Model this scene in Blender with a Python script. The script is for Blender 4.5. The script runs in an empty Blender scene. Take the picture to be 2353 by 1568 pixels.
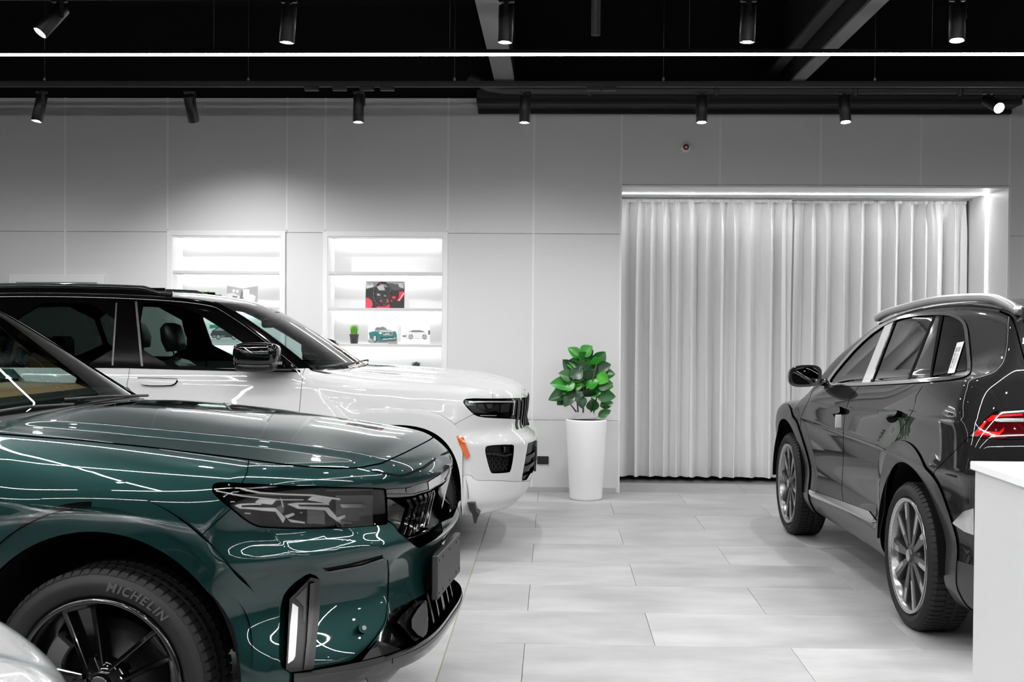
import bpy, math, random
import numpy as np
from mathutils import Vector, Matrix

random.seed(7)
RNG = np.random.default_rng(7)
SC = bpy.context.scene
COL = SC.collection

# ------------------------------------------------------------------ camera
FPX, CX, CY, CAMH = 2700.0, 1176.5, 784.0, 1.56
_yd = np.array([1272 - CX, CY - 740.0, -FPX]); _yd /= np.linalg.norm(_yd)
_a = 0.008
_c = (_yd[0] - _a * _yd[1]) / (-_yd[2])
_xd = np.array([1.0, -_a, _c]); _xd -= _yd * (_xd @ _yd); _xd /= np.linalg.norm(_xd)
_zd = np.cross(_xd, _yd)
RCAM = np.stack([_xd, _yd, _zd], 1)          # world -> camera


def px(P):
    q = (np.asarray(P, float) - [0, 0, CAMH]) @ RCAM.T
    w = np.minimum(q[..., 2], -1e-3)
    return np.stack([CX + FPX * q[..., 0] / -w, CY - FPX * q[..., 1] / -w], -1)


def ray(u, v):
    return RCAM.T @ np.array([(u - CX) / FPX, -(v - CY) / FPX, -1.0])


cam_d = bpy.data.cameras.new('camera')
cam_d.sensor_width = 36.0
cam_d.lens = FPX * 36.0 / 2353.0
cam_d.clip_end = 100
cam_d.dof.use_dof = True; cam_d.dof.focus_distance = 6.2; cam_d.dof.aperture_fstop = 8.0
cam = bpy.data.objects.new('camera', cam_d)
COL.objects.link(cam)
_M = Matrix(RCAM.T.tolist()).to_4x4()
_M.translation = Vector((0, 0, CAMH))
cam.matrix_world = _M
SC.camera = cam

# ------------------------------------------------------------------ world, exposure, light levels
w = bpy.data.worlds.new('night'); SC.world = w
w.use_nodes = True
w.node_tree.nodes['Background'].inputs[0].default_value = (0.5, 0.5, 0.5, 1)
w.node_tree.nodes['Background'].inputs[1].default_value = 0.05
SC.view_settings.view_transform = 'Standard'
SC.view_settings.look = 'None'
SC.view_settings.gamma = 1.0
SC.view_settings.use_curve_mapping = False
SC.view_settings.exposure = 0.22
LED_STRENGTH = 142.0
WALL_LED_STRENGTH = 24.0
SPOT_WATT = 28.0
WALL_SPOT_WATT = 84.0
SHELF_LED = 21.0
NICHE_LED = 29.0
SC.cycles.max_bounces = 9
SC.cycles.transparent_max_bounces = 16
SC.cycles.sample_clamp_indirect = 6.0
SC.cycles.caustics_reflective = False
SC.cycles.caustics_refractive = False


# ------------------------------------------------------------------ materials
def srgb(v):
    v = np.asarray(v, float) / 255.0
    return tuple(np.where(v <= 0.04045, v / 12.92, ((v + 0.055) / 1.055) ** 2.4))


MATS = {}


def mat(name, col=(128, 128, 128), rough=0.5, metal=0.0, coat=0.0, spec=0.5, emit=None, estr=0.0, alpha=1.0, coat_rough=0.02):
    if name in MATS:
        return MATS[name]
    m = bpy.data.materials.new(name); m.use_nodes = True
    b = m.node_tree.nodes['Principled BSDF']
    c = srgb(col if not np.isscalar(col) else (col,) * 3)
    b.inputs['Base Color'].default_value = (*c, 1)
    b.inputs['Roughness'].default_value = rough
    b.inputs['Metallic'].default_value = metal
    b.inputs['Coat Weight'].default_value = coat
    b.inputs['Coat IOR'].default_value = 1.52
    b.inputs['Coat Roughness'].default_value = coat_rough
    b.inputs['Specular IOR Level'].default_value = spec
    if emit is not None:
        b.inputs['Emission Color'].default_value = (*srgb(emit if not np.isscalar(emit) else (emit,) * 3), 1)
        b.inputs['Emission Strength'].default_value = estr
    MATS[name] = m
    return m


def noise_bump(m, scale=200.0, dist=0.001, strength=0.3):
    nt = m.node_tree; b = nt.nodes['Principled BSDF']
    n = nt.nodes.new('ShaderNodeTexNoise'); n.inputs['Scale'].default_value = scale
    t = nt.nodes.new('ShaderNodeTexCoord'); bp = nt.nodes.new('ShaderNodeBump')
    bp.inputs['Distance'].default_value = dist; bp.inputs['Strength'].default_value = strength
    nt.links.new(t.outputs['Object'], n.inputs['Vector'])
    nt.links.new(n.outputs['Fac'], bp.inputs['Height'])
    nt.links.new(bp.outputs['Normal'], b.inputs['Normal'])
    return m


def glass_mat(name, tint=(255, 255, 255), refl=1.0, base=0.0):
    """thin pane: tinted see-through plus a fresnel mirror reflection"""
    if name in MATS:
        return MATS[name]
    m = bpy.data.materials.new(name); m.use_nodes = True
    nt = m.node_tree; nt.nodes.clear()
    o = nt.nodes.new('ShaderNodeOutputMaterial')
    tr = nt.nodes.new('ShaderNodeBsdfTransparent'); tr.inputs[0].default_value = (*srgb(tint), 1)
    gl = nt.nodes.new('ShaderNodeBsdfGlossy'); gl.inputs['Roughness'].default_value = 0.0
    gl.inputs[0].default_value = (refl, refl, refl, 1)
    fr = nt.nodes.new('ShaderNodeFresnel'); fr.inputs[0].default_value = 1.52
    ad = nt.nodes.new('ShaderNodeMath'); ad.operation = 'ADD'; ad.inputs[1].default_value = base; ad.use_clamp = True
    mx = nt.nodes.new('ShaderNodeMixShader')
    nt.links.new(fr.outputs[0], ad.inputs[0]); nt.links.new(ad.outputs[0], mx.inputs[0])
    nt.links.new(tr.outputs[0], mx.inputs[1]); nt.links.new(gl.outputs[0], mx.inputs[2])
    nt.links.new(mx.outputs[0], o.inputs[0])
    MATS[name] = m
    return m


def emit_mat(name, col, strength):
    if name in MATS:
        return MATS[name]
    m = bpy.data.materials.new(name); m.use_nodes = True
    nt = m.node_tree; nt.nodes.clear()
    o = nt.nodes.new('ShaderNodeOutputMaterial'); e = nt.nodes.new('ShaderNodeEmission')
    e.inputs[0].default_value = (*srgb(col), 1); e.inputs[1].default_value = strength
    nt.links.new(e.outputs[0], o.inputs[0])
    MATS[name] = m
    return m


def attr_mat(name, rough=0.4):
    if name in MATS:
        return MATS[name]
    m = bpy.data.materials.new(name); m.use_nodes = True
    nt = m.node_tree; b = nt.nodes['Principled BSDF']; b.inputs['Roughness'].default_value = rough
    a = nt.nodes.new('ShaderNodeAttribute'); a.attribute_name = 'print'
    nt.links.new(a.outputs['Color'], b.inputs['Base Color'])
    MATS[name] = m
    return m


# ------------------------------------------------------------------ object helpers
def tag(o, label=None, cat=None, group=None, kind=None):
    if label: o['label'] = label
    if cat: o['category'] = cat
    if group: o['group'] = group
    if kind: o['kind'] = kind
    return o


def empty(name, loc=(0, 0, 0), label=None, cat=None, group=None, kind=None, rot=None):
    o = bpy.data.objects.new(name, None); COL.objects.link(o)
    o.location = loc
    o.empty_display_size = 0.1
    if rot: o.rotation_euler = rot
    return tag(o, label, cat, group, kind)


def link(name, me, m=None, parent=None, loc=None):
    o = bpy.data.objects.new(name, me); COL.objects.link(o)
    if m is not None and len(me.materials) == 0:
        me.materials.append(m)
    if parent is not None: o.parent = parent
    if loc is not None: o.location = loc
    return o


class MB:
    """collects shapes, builds ONE mesh"""
    def __init__(s): s.v = []; s.f = []; s.sm = []

    def add(s, v, f, smooth=False):
        n = len(s.v)
        s.v += [tuple(map(float, p)) for p in v]
        s.f += [tuple(int(i) + n for i in q) for q in f]
        s.sm += [smooth] * len(f)
        return s

    def box(s, x0, x1, y0, y1, z0, z1, b=0.0):
        if b <= 0:
            v = [(x, y, z) for x in (x0, x1) for y in (y0, y1) for z in (z0, z1)]
            f = [(0, 1, 3, 2), (4, 6, 7, 5), (0, 4, 5, 1), (2, 3, 7, 6), (0, 2, 6, 4), (1, 5, 7, 3)]
            return s.add(v, f)
        v = []; idx = {}
        for i, (x, dx) in enumerate(((x0, b), (x1, -b))):
            for j, (y, dy) in enumerate(((y0, b), (y1, -b))):
                for k, (z, dz) in enumerate(((z0, b), (z1, -b))):
                    for a, p in enumerate(((x, y + dy, z + dz), (x + dx, y, z + dz), (x + dx, y + dy, z))):
                        idx[i, j, k, a] = len(v); v.append(p)
        f = []
        for i in (0, 1):
            q = [idx[i, 0, 0, 0], idx[i, 0, 1, 0], idx[i, 1, 1, 0], idx[i, 1, 0, 0]]; f.append(q if i == 0 else q[::-1])
            q = [idx[0, i, 0, 1], idx[1, i, 0, 1], idx[1, i, 1, 1], idx[0, i, 1, 1]]; f.append(q if i == 0 else q[::-1])
            q = [idx[0, 0, i, 2], idx[0, 1, i, 2], idx[1, 1, i, 2], idx[1, 0, i, 2]]; f.append(q if i == 0 else q[::-1])
        for a in (0, 1):
            for c in (0, 1):
                f.append([idx[a, c, 0, 0], idx[a, c, 1, 0], idx[a, c, 1, 1], idx[a, c, 0, 1]])
                f.append([idx[a, 0, c, 0], idx[a, 1, c, 0], idx[a, 1, c, 2], idx[a, 0, c, 2]])
                f.append([idx[0, a, c, 1], idx[1, a, c, 1], idx[1, a, c, 2], idx[0, a, c, 2]])
        for i in (0, 1):
            for j in (0, 1):
                for k in (0, 1):
                    f.append([idx[i, j, k, 0], idx[i, j, k, 1], idx[i, j, k, 2]])
        return s.add(v, f)

    def lathe(s, prof, n=32, axis='z', cen=(0, 0, 0), caps=True, smooth=True):
        """prof: list of (r, h)"""
        v = []; f = []; m = len(prof)
        for i in range(n):
            a = 2 * math.pi * i / n
            for r, h in prof:
                p = (r * math.cos(a), r * math.sin(a), h)
                if axis == 'y': p = (p[0], h, p[1])
                if axis == 'x': p = (h, p[0], p[1])
                v.append((p[0] + cen[0], p[1] + cen[1], p[2] + cen[2]))
        for i in range(n):
            j = (i + 1) % n
            for k in range(m - 1):
                q = (i * m + k, j * m + k, j * m + k + 1, i * m + k + 1)
                f.append(q if axis != 'y' else q[::-1])
        s.add(v, f, smooth)
        if caps:
            for k in (0, m - 1):
                if prof[k][0] > 1e-6:
                    q = [i * m + k for i in range(n)]
                    s.f.append(tuple(x + len(s.v) - len(v) for x in q)); s.sm.append(False)
        return s

    def tube(s, pts, r, n=8, smooth=True, cap=True):
        P = np.asarray(pts, float); T = np.gradient(P, axis=0)
        T /= np.linalg.norm(T, axis=1)[:, None] + 1e-12
        up = np.array([0, 0, 1.0]) if abs(T[0][2]) < 0.9 else np.array([1.0, 0, 0])
        v = []; rr = np.broadcast_to(r, (len(P),))
        for i in range(len(P)):
            a = np.cross(T[i], up); a /= np.linalg.norm(a) + 1e-12; b = np.cross(a, T[i]); up = b
            for k in range(n):
                t = 2 * math.pi * k / n
                v.append(P[i] + rr[i] * (math.cos(t) * a + math.sin(t) * b))
        f = [(i * n + k, (i + 1) * n + k, (i + 1) * n + (k + 1) % n, i * n + (k + 1) % n) for i in range(len(P) - 1) for k in range(n)]
        if cap: f += [tuple(range(n)), tuple(range((len(P) - 1) * n, len(P) * n))[::-1]]
        return s.add(v, f, smooth)

    def prism(s, poly, h0, h1, plane='xz', b=0.0):
        """extrude a 2D polygon; plane 'xz' extrudes along y, 'xy' along z, 'yz' along x; b chamfers the h1 side"""
        poly = np.asarray(poly, float); n = len(poly)
        ar = 0.5 * np.sum(poly[:, 0] * np.roll(poly[:, 1], -1) - poly[:, 1] * np.roll(poly[:, 0], -1))
        if ar < 0: poly = poly[::-1]

        def P(q, h):
            return {'xz': (q[0], h, q[1]), 'xy': (q[0], q[1], h), 'yz': (h, q[0], q[1])}[plane]
        rings = [[P(q, h0) for q in poly]]
        if b > 0:
            e = np.roll(poly, -1, 0) - poly; e /= np.linalg.norm(e, axis=1)[:, None] + 1e-12
            nrm = np.stack([-e[:, 1], e[:, 0]], 1); pn = np.roll(nrm, 1, 0)
            mi = nrm + pn; mi /= np.maximum(np.sum(mi * nrm, 1), 0.3)[:, None]
            rings.append([P(q, h1 - np.sign(h1 - h0) * b) for q in poly])
            rings.append([P(q, h1) for q in poly + mi * b])
        else:
            rings.append([P(q, h1) for q in poly])
        v = [p for r in rings for p in r]; f = []
        for k in range(len(rings) - 1):
            for i in range(n):
                j = (i + 1) % n
                f.append((k * n + i, k * n + j, (k + 1) * n + j, (k + 1) * n + i))
        f.append(tuple(range(n))[::-1]); f.append(tuple(range((len(rings) - 1) * n, len(rings) * n)))
        return s.add(v, f)

    def xform(s, M, start=0):
        for i in range(start, len(s.v)):
            s.v[i] = tuple(M @ Vector(s.v[i]))
        return s

    def mesh(s, name, fix=True):
        me = bpy.data.meshes.new(name); me.from_pydata(s.v, [], s.f)
        me.polygons.foreach_set('use_smooth', s.sm)
        if fix:
            import bmesh
            bm = bmesh.new(); bm.from_mesh(me)
            bmesh.ops.recalc_face_normals(bm, faces=bm.faces)
            bm.to_mesh(me); bm.free()
        me.update()
        return me

    def build(s, name, m, parent=None, loc=None, fix=True):
        return link(name, s.mesh(name, fix), m, parent, loc)


def copy_tree(o, parent=None):
    c = o.copy(); COL.objects.link(c)
    if parent is not None: c.parent = parent
    for ch in list(o.children):
        copy_tree(ch, c)
    return c


# ================================================================== ROOM
WY = 10.75
M_wall = noise_bump(mat('wall_panel_paint', 214, rough=0.42, spec=0.3), 3.0, 0.002, 0.08)
M_strip = mat('wall_joint_strip', 230, rough=0.45)
M_dark = mat('ceiling_black', 14, rough=0.85, spec=0.2)
M_blackmetal = mat('black_powder_coat', 18, rough=0.42, spec=0.5)
M_white = mat('white_laminate', 238, rough=0.35)
M_conc = noise_bump(mat('grey_painted_beam', 112, rough=0.8), 40, 0.004, 0.4)
M_led = emit_mat('led_tube_glow', (255, 255, 255), LED_STRENGTH)
M_led_wall = emit_mat('wall_led_tube_glow', (255, 255, 255), WALL_LED_STRENGTH)


def tile_material():
    m = bpy.data.materials.new('floor_tile_stone'); m.use_nodes = True
    nt = m.node_tree; b = nt.nodes['Principled BSDF']
    oi = nt.nodes.new('ShaderNodeObjectInfo')
    tc = nt.nodes.new('ShaderNodeTexCoord')
    mp = nt.nodes.new('ShaderNodeMapping'); mp.inputs['Scale'].default_value = (0.8, 1.7, 1)
    add = nt.nodes.new('ShaderNodeVectorMath'); add.operation = 'ADD'
    sc = nt.nodes.new('ShaderNodeVectorMath'); sc.operation = 'SCALE'; sc.inputs['Scale'].default_value = 37.0
    cmb = nt.nodes.new('ShaderNodeCombineXYZ')
    for i in range(3): nt.links.new(oi.outputs['Random'], cmb.inputs[i])
    nt.links.new(cmb.outputs[0], sc.inputs[0])
    nt.links.new(tc.outputs['Object'], add.inputs[0]); nt.links.new(sc.outputs[0], add.inputs[1])
    nt.links.new(add.outputs[0], mp.inputs[0])
    n = nt.nodes.new('ShaderNodeTexNoise'); n.inputs['Scale'].default_value = 2.2; n.inputs['Detail'].default_value = 7; n.inputs['Roughness'].default_value = 0.6
    nt.links.new(mp.outputs[0], n.inputs['Vector'])
    r = nt.nodes.new('ShaderNodeValToRGB')
    r.color_ramp.elements[0].position = 0.3; r.color_ramp.elements[0].color = (*srgb((152,) * 3), 1)
    r.color_ramp.elements[1].position = 0.72; r.color_ramp.elements[1].color = (*srgb((186,) * 3), 1)
    nt.links.new(n.outputs['Fac'], r.inputs[0])
    mr = nt.nodes.new('ShaderNodeMapRange'); mr.inputs['To Min'].default_value = 0.86; mr.inputs['To Max'].default_value = 1.04
    nt.links.new(oi.outputs['Random'], mr.inputs['Value'])
    mul = nt.nodes.new('ShaderNodeMix'); mul.data_type = 'RGBA'; mul.blend_type = 'MULTIPLY'; mul.inputs[0].default_value = 1
    nt.links.new(r.outputs[0], mul.inputs[6]); nt.links.new(mr.outputs[0], mul.inputs[7])
    nt.links.new(mul.outputs[2], b.inputs['Base Color'])
    rr = nt.nodes.new('ShaderNodeMapRange'); rr.inputs['To Min'].default_value = 0.32; rr.inputs['To Max'].default_value = 0.48
    nt.links.new(n.outputs['Fac'], rr.inputs['Value']); nt.links.new(rr.outputs[0], b.inputs['Roughness'])
    return m


M_tile = tile_material()
M_grout = mat('floor_grout', 120, rough=0.9)

floor = MB().box(-8.5, 8.5, -5.0, 12.4, -0.12, -0.012).build('floor', M_grout)
tag(floor, 'large pale grey stone floor tiles laid in half bond', None, None, 'structure')
TW, TD, GAP = 1.28, 0.6415, 0.0022
_tiles = {}


def floor_tile(x0, x1, y0, y1):
    key = (round(x1 - x0, 3), round(y1 - y0, 3))
    if key not in _tiles:
        wx, wy = (x1 - x0) / 2 - GAP / 2, (y1 - y0) / 2 - GAP / 2
        mb = MB().box(-wx, wx, -wy, wy, -0.012, 0.0, 0.0012)
        me = mb.mesh('tile'); me.materials.append(M_tile); _tiles[key] = me
    link('tile', _tiles[key], None, floor, ((x0 + x1) / 2, (y0 + y1) / 2, 0))


SEAM = -0.497
for r in range(-6, 10):
    y0 = 5.0265 + r * TD; y1 = y0 + TD
    if y0 > 11.8: continue
    off = -0.127 if r % 2 == 0 else 0.503
    for k in range(-6, 6):
        x0 = off + k * TW; x1 = x0 + TW
        if x0 > 6.4 or x1 < -7.0: continue
        if x0 < SEAM - 0.01 and x1 > SEAM + 0.01:
            floor_tile(x0, SEAM - 0.002, y0, y1); floor_tile(SEAM + 0.002, x1, y0, y1)
        else:
            floor_tile(x0, x1, y0, y1)
plain = MB().box(-8.5, 8.5, -5.0, 5.0265 - 6 * TD, -0.012, 0.0).build('near_tiling', M_tile, floor)
MB().box(SEAM - 0.0022, SEAM + 0.0022, 1.2, 11.8, -0.012, -0.0015).build('expansion_joint', mat('joint_sealant', (150, 142, 122), rough=0.8), floor)

# ---- back wall: backing with openings, panels in front of it
NX = [(-3.535, -2.515), (-2.085, -1.015)]           # shelf niches
NZ0, NZ1 = 0.72, 2.335
RX0, RX1, RZ = 0.612, 4.085, 2.795                    # curtain recess
wb = MB()
YB0, YB1 = WY + 0.016, WY + 0.32
wb.box(-8.5, NX[0][0], YB0, YB1, 0, 3.6); wb.box(NX[0][1], NX[1][0], YB0, YB1, 0, 3.6); wb.box(NX[1][1], RX0 - 0.004, YB0, YB1, 0, 3.6)
for a, b in NX:
    wb.box(a, b, YB0, YB1, 0, NZ0); wb.box(a, b, YB0, YB1, NZ1, 3.6)
    wb.box(a - .02, b + .02, YB1, YB1 + .02, NZ0 - .02, NZ1 + .02)
wb.box(RX0 - 0.004, RX1, YB0, YB1, RZ, 3.6); wb.box(RX1, 8.5, YB0, 12.4, 0, 3.6)
wb.box(RX0 - 0.2, RX0 - .004, YB1, 12.4, 0, RZ); wb.box(RX0 - .2, RX1, YB1, 12.4, RZ, RZ + .1)
wall_back = wb.build('wall_back', M_wall)
tag(wall_back, 'light grey panelled showroom wall with lit shelf niches', None, None, 'structure')


def panel(x0, x1, z0, z1):
    g = 0.0016
    MB().box(x0 + g, x1 - g, WY, WY + 0.0158, z0 + g, z1 - g, 0.0015).build('panel', M_wall, wall_back)


JX = [-8.4, -7.0, -5.9, -4.53, -3.572, -2.46, -2.106, -0.975, -0.19, 0.606]
for a, b in zip(JX[:-1], JX[1:]):
    niche = (a, b) in ((-3.572, -2.46), (-2.106, -0.975))
    panel(a, b, 0.0, 0.66)
    if not niche: panel(a, b, 0.66, 2.365)
    panel(a, b, 2.365, 3.6)
JR = [0.606, 1.50, 2.405, 3.30, 4.09]
for a, b in zip(JR[:-1], JR[1:]): panel(a, b, RZ + 0.02, 3.6)
for a, b in ((4.09, 5.4), (5.4, 6.8), (6.8, 8.4)):
    panel(a, b, 0, 0.66); panel(a, b, 0.66, 2.365); panel(a, b, 2.365, 3.6)
for x in JX[3:]:
    z0 = 2.39 if x in (-3.572, -2.46, -2.106, -0.975) else 0.0
    MB().box(x - .009, x + .009, WY - .0022, WY + .012, z0, 3.6, .001).build('joint_strip', M_strip, wall_back)
for x in JR[1:]:
    MB().box(x - .009, x + .009, WY - .0022, WY + .012, RZ + .02, 3.6, .001).build('joint_strip', M_strip, wall_back)
MB().box(RX0 - .004, RX1 + .006, WY - .004, WY + .012, RZ - .002, RZ + .018, .001).build('recess_edge_trim', M_strip, wall_back)
MB().box(RX1 - .002, RX1 + .02, WY - .004, WY + .012, 0, RZ, .001).build('recess_edge_trim', M_strip, wall_back)
bb = MB().box(-8.4, RX0 - .03, WY - .006, WY + .01, 0.0, 0.045, .001).build('baseboard_back', mat('skirting_grey', 176, rough=.5))
tag(bb, 'thin grey skirting along the foot of the panelled wall', None, None, 'structure')
ub = MB().box(-8.5, 8.5, WY + .05, WY + .3, 3.6, 4.6).build('wall_upper', M_dark)
tag(ub, 'black painted upper wall above the grey panels', None, None, 'structure')
rb = MB().box(RX0 - .2, RX1 + .2, 12.05, 12.4, 0, RZ).build('wall_recess', mat('recess_dark', 40, rough=.9))
tag(rb, 'dark rear wall of the recess behind the curtains', None, None, 'structure')
for nm, bx in (('wall_left', (-8.7, -8.5, -5, 12.4)), ('wall_right', (8.5, 8.7, -5, 12.4)), ('wall_front', (-8.7, 8.7, -5.2, -5))):
    o = MB().box(bx[0], bx[1], bx[2], bx[3], 0, 4.6).build(nm, mat('side_wall_dark', 34, rough=.6))
    tag(o, None, None, None, 'structure')
ceil = MB().box(-8.7, 8.7, -5.2, 12.4, 4.45, 4.6).build('ceiling', M_dark)
tag(ceil, 'black open showroom ceiling', None, None, 'structure')
M_bweb = mat('black_beam', 20, rough=.8)
for n_, (x, wd, lb) in enumerate(((-0.45, .175, 'wide grey painted ceiling beam left of the middle, running towards the wall'), (2.12, .115, 'narrow grey painted ceiling beam above the right curtain'),
                                  (-6.6, .15, 'grey painted ceiling beam out of view on the left'), (6.2, .15, 'grey painted ceiling beam out of view on the right'))):
    o = MB().box(x - wd / 2, x + wd / 2, -5, WY + .04, 3.68, 3.705, .002).build('trim_%d' % (n_ + 1), M_conc)
    MB().box(x - wd / 2 + .01, x + wd / 2 - .01, -5, WY + .04, 3.705, 4.45).build('web', M_bweb, o)
    tag(o, lb, None, None, 'structure')
o = MB().box(1.90, 2.0, -5, WY + .04, 3.80, 3.83, .002).build('trim_5', mat('dim_beam', 34, rough=.8)); tag(o, 'dim dark ceiling joist beside the narrow grey beam', None, None, 'structure')

# black bulkhead and pipe at the top of the wall
bk = MB().box(-0.70, 4.08, WY - .30, WY - .004, 3.49, 3.62, .004).build('duct', mat('black_duct', 26, rough=.6))
tag(bk, 'black rectangular duct along the wall top above the curtains', 'duct')
MB().box(-0.70, 4.08, WY - .06, WY - .004, 3.452, 3.49).build('mounting_rail', mat('black_duct_rail', 9, rough=.7), bk)
pp = MB().tube([(-0.75, WY - .5, 3.70), (-.60, WY - .42, 3.62), (-.45, WY - .40, 3.60), (4.06, WY - .40, 3.60), (8.3, WY - .40, 3.60)], .045, 12).build('pipe', mat('black_pipe', 30, rough=.45))
tag(pp, 'long black pipe running above the curtain recess', 'pipe')
for x in (0.3, 1.4, 2.6, 3.5):
    MB().lathe([(.052, -.02), (.056, -.01), (.056, .01), (.052, .02)], 14, 'x', (x, WY - .40, 3.60)).build('pipe_collar', M_blackmetal, pp)
vp = MB().lathe([(.035, 3.72), (.035, 4.35), (.05, 4.36), (.05, 4.45)], 14, 'z', (.30, 8.9, 0)).build('vertical_pipe', mat('dim_black_pipe', 34, rough=.5))
tag(vp, 'short black vertical pipe dropping from the dark ceiling', 'pipe')
MB().tube([(.30, 8.9, 4.1), (.42, 8.9, 4.1)], .014, 8).build('side_tap', M_blackmetal, vp)


# ---- ceiling LED tubes
def led_line(y, label, zz=3.375, x0=-8.2, x1=8.2, m=None):
    r = empty('led_light_line', (0, y, zz), label, 'light', 'ceiling led lines')
    if m is None:                                        # flush diffuser; unseen lips added to block its sideways light
        MB().box(x0, x1, -.0155, .0155, -.004, .004).build('diffuser', M_led, r)
        MB().box(x0, x1, -.020, -.0156, -.0055, .004).box(x0, x1, .0156, .020, -.0055, .004).build('light_block_lips', M_blackmetal, r)
    else:
        MB().box(x0, x1, -.015, .015, -.008, .004).build('diffuser', m, r)
    MB().box(x0, x1, -.018, .018, .004, .030).build('housing', M_blackmetal, r)
    for cx in np.arange(-7.2, 8, 1.62):
        MB().tube([(cx, 0, .026), (cx, 0, 4.444 - zz)], .0016, 5).build('cable', mat('steel_cable', 90, rough=.4, metal=.6), r)
    return r


led_line(8.0, 'long thin white led line glowing across the whole ceiling', m=M_led_wall)
for yy, lb in ((5.35, 'white led line hung above the gap between green car and white car'), (2.7, 'white led line hung above the silver car'),
               (0.05, 'white led line hung straight above the camera'), (-2.6, 'white led line hung behind the camera')):
    led_line(yy, lb)
for xx, lb in ((-3.1, 'white led line running lengthwise above the silver car bonnet'), (2.9, 'white led line running lengthwise above the reception counter')):
    r_ = led_line(0, lb, x0=-2.6, x1=2.58); r_.location = (xx, 2.7, 3.375); r_.rotation_euler = (0, 0, math.pi / 2)
    for ch in list(r_.children):
        if ch.name.startswith('cable') and abs(ch.data.vertices[0].co.x) > 2.6: bpy.data.objects.remove(ch)


# ---- tracks and spot lamps
def track(y, label, drivers=()):
    r = empty('lighting_track', (0, y, 3.418), label, 'light track')
    MB().box(-8.2, 8.2, -.018, .018, -.017, .017, .002).build('rail', M_blackmetal, r)
    MB().box(-8.2, 8.2, .07, .09, .03, .046).build('support_bar', mat('black_support_bar', 30, rough=.5), r)
    for cx in np.arange(-7.4, 8, 1.65):
        MB().tube([(cx, .08, .05), (cx, .08, 1.02)], .0016, 5).build('cable', mat('steel_cable', 90, rough=.4, metal=.6), r)
        MB().lathe([(.006, 0), (.010, .004), (.010, .02), (.004, .03)], 8, 'z', (cx, .08, .05)).build('cable_grip', mat('steel_grip', 150, rough=.3, metal=.8), r)
    for x in drivers:
        MB().box(x - .055, x + .055, -.025, .03, -.045, -.017, .003).build('driver_box', M_blackmetal, r)
    return r


track(6.72, 'black lighting track along the top edge of the picture')
track(9.25, 'black lighting track close to the panelled wall', ((710 - 1272) / 2700 * 9.25, (775 - 1272) / 2700 * 9.25, (838 - 1272) / 2700 * 9.25, (885 - 1272) / 2700 * 9.25, .42, .30))
track(4.1, 'black lighting track above the green car bonnet'); track(1.5, 'black lighting track above the silver car')

_spot = {}


def spot_lamp(x, y, z, tilt=0.0, az=0.0, label='', on=1.0, watt=None, group='black ceiling spotlights', cone=104):
    """cylinder hanging from the track at (x, y); z = height of its front rim when straight down; tilt degrees about the pivot"""
    r = empty('spotlight', (x, y, z + .235), label, 'spotlight', group)
    if 'body' not in _spot:
        pr = [(.040, -.235), (.0435, -.233), (.0435, -.03), (.041, -.025), (.0, -.025)]
        _spot['body'] = MB().lathe(pr, 28, 'z', caps=False).mesh('body'); _spot['body'].materials.append(M_blackmetal)
        _spot['baf'] = MB().lathe([(.040, -.234), (.038, -.221), (.0, -.2205)], 28, 'z', caps=False).mesh('reflector')
        _spot['baf'].materials.append(mat('lamp_reflector', 225, rough=.12, metal=.9))
        lens = MB()
        for k in range(7):
            a = k * math.pi / 3; rr = 0 if k == 6 else .022
            lens.lathe([(0.0, -.2225), (.0095, -.2222), (.0098, -.2205)], 14, 'z', (rr * math.cos(a), rr * math.sin(a), 0), caps=False)
        lens.lathe([(.0, -.2212), (.037, -.2210)], 24, 'z', caps=False)
        _spot['lens'] = lens.mesh('lens'); _spot['lens'].materials.append(emit_mat('spot_led', (255, 255, 255), 60.0))
        _spot['lens_off'] = _spot['lens'].copy(); _spot['lens_off'].materials.clear(); _spot['lens_off'].materials.append(mat('spot_led_dark', 60, rough=.2))
        br = MB().box(-.012, .012, -.0485, -.0435, -.10, .0); br.box(-.012, .012, -.0485, .0, -.004, .002); br.lathe([(.009, -.052), (.009, -.040)], 12, 'y', (0, 0, -.095))
        _spot['yoke'] = br.mesh('yoke'); _spot['yoke'].materials.append(M_blackmetal)
        ad = MB().box(-.045, .045, -.016, .016, -.006, .012, .003); ad.lathe([(.016, -.014), (.016, -.006)], 14, 'z')
        _spot['adapter'] = ad.mesh('adapter'); _spot['adapter'].materials.append(M_blackmetal)
    b = link('lamp_body', _spot['body'], None, r)
    link('reflector', _spot['baf'], None, b)
    link('lens', _spot['lens'] if on > 0 else _spot['lens_off'], None, b)
    R = Matrix.Rotation(math.radians(az), 4, 'Z') @ Matrix.Translation((0, 0, -.06)) @ Matrix.Rotation(math.radians(tilt), 4, 'Y') @ Matrix.Translation((0, 0, .06))
    b.matrix_local = R
    y_ = link('yoke', _spot['yoke'], None, r); y_.rotation_euler = (0, 0, math.radians(az))
    link('track_adapter', _spot['adapter'], None, r)
    if on > 0:
        l = bpy.data.lights.new('spot_beam', 'SPOT'); l.energy = (watt or SPOT_WATT) * on
        l.spot_size = math.radians(cone); l.spot_blend = 0.95; l.shadow_soft_size = .035
        lo = bpy.data.objects.new('spot_beam', l); COL.objects.link(lo); lo.parent = b; lo.location = (0, 0, -.238)
    return r


def sx(p, y): return (p - 1272 + 2) / 2700 * y


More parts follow.
